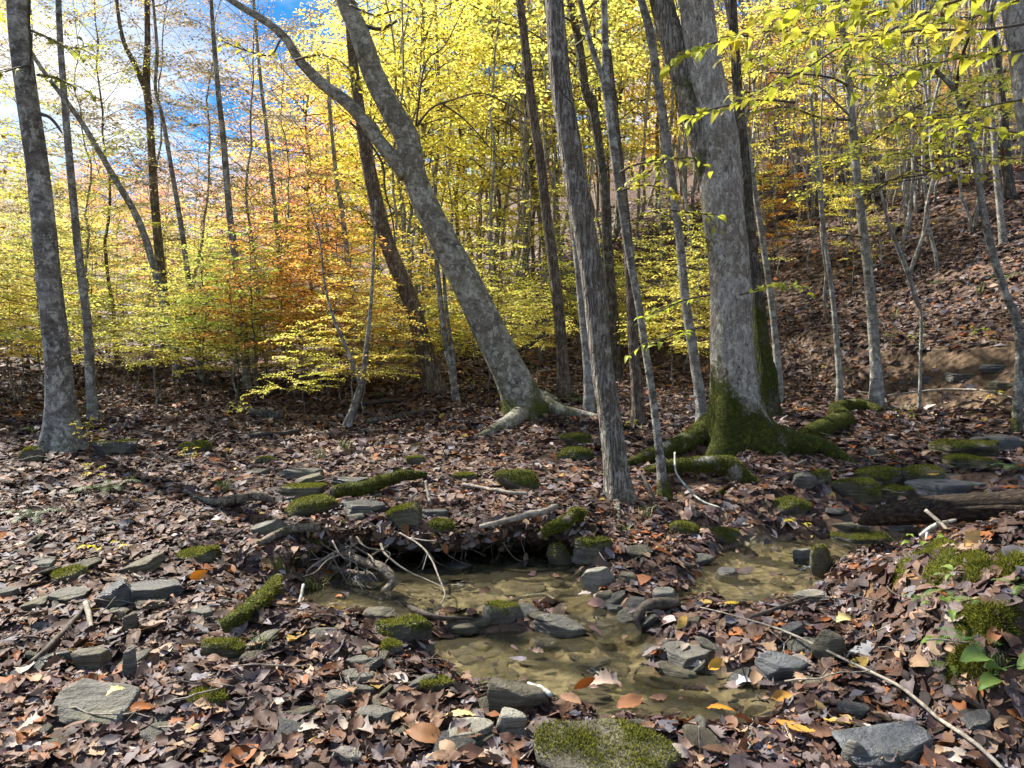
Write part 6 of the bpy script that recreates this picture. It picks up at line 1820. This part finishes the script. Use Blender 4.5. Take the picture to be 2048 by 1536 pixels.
# broad green plant in the lower right corner
h = hit(1975, 1370)
pl_ = thing('leafy_plant', 'bright green broad-leaved plant in the lower right corner', 'plant', h)
for (uu, vv, px, ang_) in [(1985, 1310, 84, 2.95), (2010, 1335, 60, 2.6), (2000, 1350, 60, 3.6), (2030, 1330, 70, 0.9), (1990, 1365, 46, 3.3), (2015, 1370, 40, -0.3)]:
    p = at(uu, vv, h[1] - 0.02); L = px / F * h[1]
    a_ = np.array([math.cos(ang_), -0.35, math.sin(ang_) * 0.5])
    leafed(pl_, p - h, a_, (0, -0.35, 1), L, (0.16 * RND.uniform(0.8, 1.2), 0.27, 0.07), BROAD)
    m_ = MB(); m_.tube(catmull(np.array([[0, 0, 0], (p - h) * 0.5 + [0, 0, 0.02], p - h]), 8), np.full(8, 0.003), 4)
    mk('stem', *m_.get(), mat='fern_green', parent=pl_).color = (0.12, 0.2, 0.05, 1)


def seedling(u, v, px, nl, col, label, group=None, kind=None, spread=1.0):
    h = hit(u, v); y = h[1]; H = px / F * y
    t = thing('seedling', label, 'plant', h, group)
    m_ = MB(); tip = np.array([RND.gauss(0, 0.12) * H, RND.gauss(0, 0.1) * H, H])
    m_.tube(catmull(np.array([[0, 0, -0.02], tip * 0.5 + [0.02 * H, 0, 0], tip]), 8), np.linspace(0.004, 0.0015, 8), 4)
    mk('stem', *m_.get(), mat='twig_bark', parent=t)
    for k in range(nl):
        a = k * 2.4 + RND.random(); f = 0.55 + 0.45 * (k + 1) / nl
        L = RND.uniform(0.05, 0.085) * spread
        off = np.array([math.cos(a), math.sin(a), 0]) * RND.uniform(0, 0.10) * spread
        j = RND.uniform(0.8, 1.25)
        leafed(t, tip * f + off * np.array([1, 1, 0.3]), (math.cos(a), math.sin(a), RND.uniform(-0.25, 0.15)), (RND.gauss(0, 0.2), RND.gauss(0, 0.2), 1), L, (col[0] * j, col[1] * j, col[2]), kind or NEARL)
    return t


YG = (0.42, 0.44, 0.05); YY = (0.58, 0.48, 0.05)
seedling(185, 985, 60, 8, YY, 'yellow-leaved seedling low in front of the thick left-edge trunk', kind=MAPL)
seedling(180, 930, 90, 12, YY, 'taller yellow maple seedling right of the thick trunk foot', kind=MAPL, spread=1.3)
seedling(122, 935, 120, 4, (0.25, 0.30, 0.06), 'thin twiggy seedling in front of the thick trunk foot')
seedling(215, 1125, 45, 5, YY, 'lone yellow seedling in the left litter')
seedling(470, 860, 60, 12, YG, 'yellow-green seedling near the fallen mossy log', spread=1.3)
seedling(380, 940, 46, 10, YY, 'small yellow seedling above the left litter')
seedling(930, 795, 40, 8, YG, 'pale seedling left of the beech foot')
seedling(1860, 1060, 30, 6, (0.22, 0.34, 0.06), 'light green seedling on the crest of the right bank')
seedling(1845, 1108, 36, 6, (0.24, 0.36, 0.06), 'light green vine leaves at the bank edge under the broken branch')
seedling(1905, 1225, 26, 6, (0.20, 0.32, 0.06), 'small round-leaved seedling on the right bank face')
seedling(1925, 1180, 40, 5, (0.25, 0.34, 0.10), 'thin-stemmed pale seedling right of the sunlit moss cushion')
seedling(1905, 1300, 30, 5, (0.18, 0.30, 0.05), 'heart-leaved seedling under the right bank')
seedling(1600, 1060, 24, 5, (0.45, 0.38, 0.06), 'tiny yellow seedling by the far side of the right channel')
seedling(1265, 870, 30, 6, YG, 'small seedling in the sunlit litter behind the slim forked tree')
seedling(1500, 800, 26, 6, YG, 'small yellow-green seedling between the trunk and the slope foot')
seedling(1800, 860, 50, 14, (0.36, 0.38, 0.06), 'sprawling pale green plant at the foot of the right slope', spread=1.2)
seedling(1830, 700, 34, 10, (0.34, 0.37, 0.08), 'leafy green plant on the bank behind the hooked sapling', spread=1.2)
seedling(1960, 690, 36, 10, (0.32, 0.34, 0.06), 'leafy plant on the dirt bank below the curved tree', spread=1.2)
seedling(1780, 690, 30, 9, (0.33, 0.37, 0.08), 'pale leafy plant right of the branching grey tree', spread=1.1)
seedling(1990, 820, 40, 9, (0.60, 0.44, 0.05), 'yellow-leaved spray above the cascade at the right edge', spread=1.4)


def tuft(u, v, px, nbl, label):
    h = hit(u, v); y = h[1]; H = px / F * y
    m_ = MB()
    for k in range(nbl):
        a = RND.uniform(0, 6.28); L = H * RND.uniform(0.5, 1.2); w_ = 0.0022
        b0 = np.array([RND.gauss(0, 0.03), RND.gauss(0, 0.02), 0.0]); d = np.array([math.cos(a), math.sin(a), 0]); s_ = np.array([-d[1], d[0], 0]) * w_
        q = RND.uniform(0.4, 1.0)
        p1 = b0 + d * L * 0.25 * q + [0, 0, L * 0.6]; p2 = b0 + d * L * 0.75 * q + [0, 0, L * 0.75]
        m_.add(np.array([b0 - s_, b0 + s_, p1 + s_, p1 - s_, p2]), [[0, 1, 2, 3]], [[3, 2, 4]])
    o = mk('grass_tuft', *m_.get(), mat='grass_blade', smooth=False); o.location = h
    tag(o, label, 'grass')


tuft(560, 1150, 50, 50, 'bright grass tuft at the left end of the undercut bank')
tuft(625, 1195, 55, 60, 'grass tuft hanging beside the propped grey stick')
tuft(600, 1130, 40, 40, 'small grass tuft above the mossy sloping root')
tuft(1290, 1040, 36, 40, 'grass tuft under the furrowed bank trunk')
tuft(1250, 1070, 30, 30, 'sparse grass above the moss-draped stone')
tuft(690, 905, 34, 45, 'dry grass tuft on the eroded little bank')
tuft(640, 920, 34, 45, 'straw-coloured grass hanging over the eroded little bank')
tuft(520, 1300, 40, 30, 'grass sprigs by the yellow-mossy block')
tuft(240, 1250, 30, 22, 'thin grass sprigs in front of the dark ledge slab')
tuft(1990, 1330, 40, 40, 'grass between the fern and the broad green plant')
tuft(1790, 640, 34, 40, 'grass tuft on the slope below the hooked sapling')
tuft(1960, 590, 40, 45, 'dry grass hanging on the dirt bank')
tuft(1845, 660, 36, 40, 'mossy grass overhang on the dirt bank')
tuft(450, 985, 36, 40, 'grass patch around the bare grey root')

# ------------------------------------------------------------------ leafy branches near the lens, leaf by leaf
NL = [0]


def leafy_branch(parent, loc, pts, y0, y1, lpx, col, step=0.055, name='twig', mat='twig_bark', twigs=True, meshes=None, w=(5, 2)):
    k = len(pts); P = []
    for i_, (u, v) in enumerate(pts):
        yy = y0 + (y1 - y0) * i_ / (k - 1); P.append(at(u, v, yy))
    C = catmull(np.array(P), 8 * k)
    R0 = w[0] * 0.5 / F * y0; R1 = w[1] * 0.5 / F * y1
    V, Q, T = tube(C - loc, np.linspace(R0, R1, len(C)), 6)
    br = mk(name, V, Q, T, mat, parent)
    def run(path, L, start):
        d = np.concatenate([[0], np.cumsum(np.linalg.norm(np.diff(path, axis=0), axis=1))])
        s_ = start * d[-1]; sg = 1
        while s_ < d[-1]:
            p = np.array([np.interp(s_, d, path[:, q]) for q in range(3)]); p2 = np.array([np.interp(min(d[-1], s_ + 0.02), d, path[:, q]) for q in range(3)])
            dd = unit(p2 - p + 1e-6); hh = unit(np.cross(dd, [0, 0, 1.0])) * sg
            a = dd * 0.6 + hh * 0.8 + np.array([RND.gauss(0, 0.2), RND.gauss(0, 0.2), RND.gauss(-0.18, 0.15)])
            j = RND.uniform(0.75, 1.2)
            ll = L * RND.uniform(0.65, 1.15)
            o = leafed(br, p - loc, a, (RND.gauss(0, 0.3), RND.gauss(0, 0.3) - 0.15, 1), ll, (col[0] * j, col[1] * j * RND.uniform(0.92, 1.1), col[2]), meshes or NEARL)
            NL[0] += 1
            s_ += step * RND.uniform(0.6, 1.4); sg = -sg
    L = lpx / F * (y0 + y1) / 2
    run(C, L, 0.18)
    if twigs:
        n_ = len(C)
        for i_ in range(int(n_ * 0.25), n_ - 3, 6):
            dd = unit(C[i_ + 1] - C[i_]); sg = RND.choice([-1, 1]); hh = unit(np.cross(dd, [0, 0, 1.0])) * sg
            Lt = RND.uniform(0.18, 0.36)
            tp2 = np.array([C[i_], C[i_] + (dd * 0.7 + hh * 0.5) * Lt * 0.5 + [0, 0, 0.01], C[i_] + (dd * 0.7 + hh * 0.6) * Lt + [0, 0, RND.gauss(-0.03, 0.04)]])
            tc_ = catmull(tp2, 6)
            V, Q, T = tube(tc_ - loc, np.linspace(R1 * 1.1, R1 * 0.6, 6), 4); mk('side_twig', V, Q, T, mat, br)
            run(tc_, L * 0.9, 0.2)
    return br


OB = at(2150, 40, 3.6)
ob = thing('overhanging_branch', 'leafy yellow-green beech branches hanging into the top right corner', 'branch', OB)
YG1 = (0.60, 0.62, 0.07); YG2 = (0.70, 0.63, 0.08)
leafy_branch(ob, OB, [(2150, 30), (1980, 58), (1850, 60), (1740, 72), (1640, 68), (1540, 62), (1440, 75)], 3.6, 4.2, 48, YG2, 0.065, w=(6, 2))
leafy_branch(ob, OB, [(2120, -30), (1960, -10), (1860, 22), (1760, 70), (1680, 95), (1590, 150), (1470, 205)], 3.8, 4.6, 44, YG1, 0.07, w=(7, 2))
leafy_branch(ob, OB, [(2140, 90), (2010, 105), (1900, 120), (1800, 150), (1700, 148)], 4.4, 4.9, 40, YG1, 0.07)
leafy_branch(ob, OB, [(1950, -80), (1840, -30), (1740, -5), (1650, 5), (1560, 20)], 3.3, 3.7, 58, YG1, 0.07)
leafy_branch(ob, OB, [(2140, 190), (2010, 205), (1890, 235), (1790, 230)], 5.2, 5.6, 34, YG2, 0.07)
leafy_branch(ob, OB, [(2140, 280), (2030, 265), (1930, 250), (1850, 270)], 5.0, 5.4, 36, YG1, 0.07)
leafy_branch(ob, OB, [(2150, -40), (2010, 10), (1930, 40), (1850, 50)], 4.6, 5.0, 40, YG1, 0.07)
leafy_branch(ob, OB, [(1900, -60), (1780, 20), (1680, 45), (1580, 95), (1500, 120)], 4.6, 5.2, 38, YG1, 0.07)
def spray(key, pts, y0, y1, lpx, col, **kw):
    t = TREES[key]; return leafy_branch(t['root'], t['loc'], pts, y0, y1, lpx, col, name='branch', **kw)


spray('T17', [(1500, 70), (1450, 80), (1400, 95), (1360, 110)], 6.0, 5.6, 40, YG1, step=0.08)
spray('T17', [(1590, 205), (1520, 200), (1440, 215), (1380, 230)], 6.4, 6.0, 34, YG1, step=0.08)
spray('T16', [(1330, 320), (1315, 330), (1290, 350), (1262, 360)], 6.8, 6.5, 26, YG1, step=0.07)
spray('T16', [(1420, 590), (1370, 600), (1320, 622), (1270, 640)], 6.6, 6.3, 26, (0.5, 0.55, 0.06), step=0.07)
spray('T16', [(1400, 655), (1350, 668), (1300, 690)], 6.8, 6.5, 26, (0.5, 0.55, 0.06), step=0.08)
spray('T17', [(1480, 590), (1530, 575), (1570, 568), (1600, 572)], 7.4, 7.2, 26, (0.5, 0.55, 0.06), step=0.07)
spray('T17', [(1340, 420), (1380, 425), (1430, 430)], 6.9, 6.8, 24, YG1, step=0.08)
spray('T15', [(1240, 345), (1270, 330), (1330, 318), (1390, 316)], 6.5, 6.2, 24, YG1, step=0.07)
spray('T15', [(1245, 380), (1290, 370), (1340, 380)], 6.5, 6.3, 24, YG2, step=0.07)
spray('T21', [(1735, 390), (1820, 345), (1890, 345), (1990, 350)], 8.0, 7.6, 22, YG2, step=0.08)
spray('T21', [(1700, 240), (1640, 235), (1580, 215), (1520, 220)], 8.4, 7.6, 22, YG2, step=0.08)
spray('T24', [(1935, 235), (1880, 230), (1820, 245), (1760, 262)], 7.4, 6.8, 26, YG2, step=0.07)
spray('T1', [(60, 60), (95, 75), (140, 95), (190, 90)], 7.6, 7.2, 24, (0.36, 0.36, 0.06), step=0.08)
spray('T1', [(75, 150), (110, 155), (150, 175)], 7.6, 7.2, 24, (0.36, 0.36, 0.06), step=0.08)
spray('T1', [(60, 130), (20, 140), (-30, 160)], 7.6, 7.2, 24, (0.36, 0.36, 0.06), step=0.08)
spray('T9', [(700, 10), (750, 30), (800, 20), (850, 35)], 8.5, 8.0, 24, YG2, step=0.08)
spray('T9', [(560, 80), (540, 110), (490, 100), (440, 80)], 9.2, 8.8, 20, YG2, step=0.07)
spray('T9', [(590, 120), (640, 110), (690, 130), (720, 180)], 9.2, 8.8, 20, YG2, step=0.07)
print('near leaves', NL[0])

# ------------------------------------------------------------------ small cascade at the right
c1 = hit(1985, 905)
nx, ny = 14, 16; V = []
for a in range(ny):
    for b in range(nx):
        t = a / (ny - 1); x = c1[0] + 0.05 + 0.32 * b / (nx - 1); 
        yv = c1[1] + 0.30 - 0.42 * t; zv = c1[2] + 0.16 - 0.17 * float(sstep(0.35, 0.6, t)) - 0.03 * t + 0.014 * float(fbm(np.array(x * 9), np.array(t * 9), o=2))
        V.append((x, yv, zv))
Q = [(a * nx + b, a * nx + b + 1, (a + 1) * nx + b + 1, (a + 1) * nx + b) for a in range(ny - 1) for b in range(nx - 1)]
w = mk('cascade_water', np.array(V), np.array(Q)[:, ::-1], None, 'foam_water'); w['kind'] = 'structure'

# ------------------------------------------------------------------ thin autumn haze
HAZE = 0.0
if HAZE > 0:
    n = N('haze_air')
    pv = n.new('ShaderNodeVolumePrincipled'); pv.inputs['Color'].default_value = (0.93, 0.95, 1.0, 1)
    pv.inputs['Density'].default_value = HAZE; pv.inputs['Anisotropy'].default_value = 0.3
    n.l(pv.outputs[0], n.out.inputs['Volume'])
    x0, x1, y0, y1, z0, z1 = -430, 430, -430, 430, -14, 75
    V = np.array([(x, y, z) for x in (x0, x1) for y in (y0, y1) for z in (z0, z1)])
    hz = mk('haze', V, np.array([(0, 1, 3, 2), (4, 6, 7, 5), (0, 4, 5, 1), (2, 3, 7, 6), (0, 2, 6, 4), (1, 5, 7, 3)]), None, 'haze_air', smooth=False)
    hz['kind'] = 'stuff'
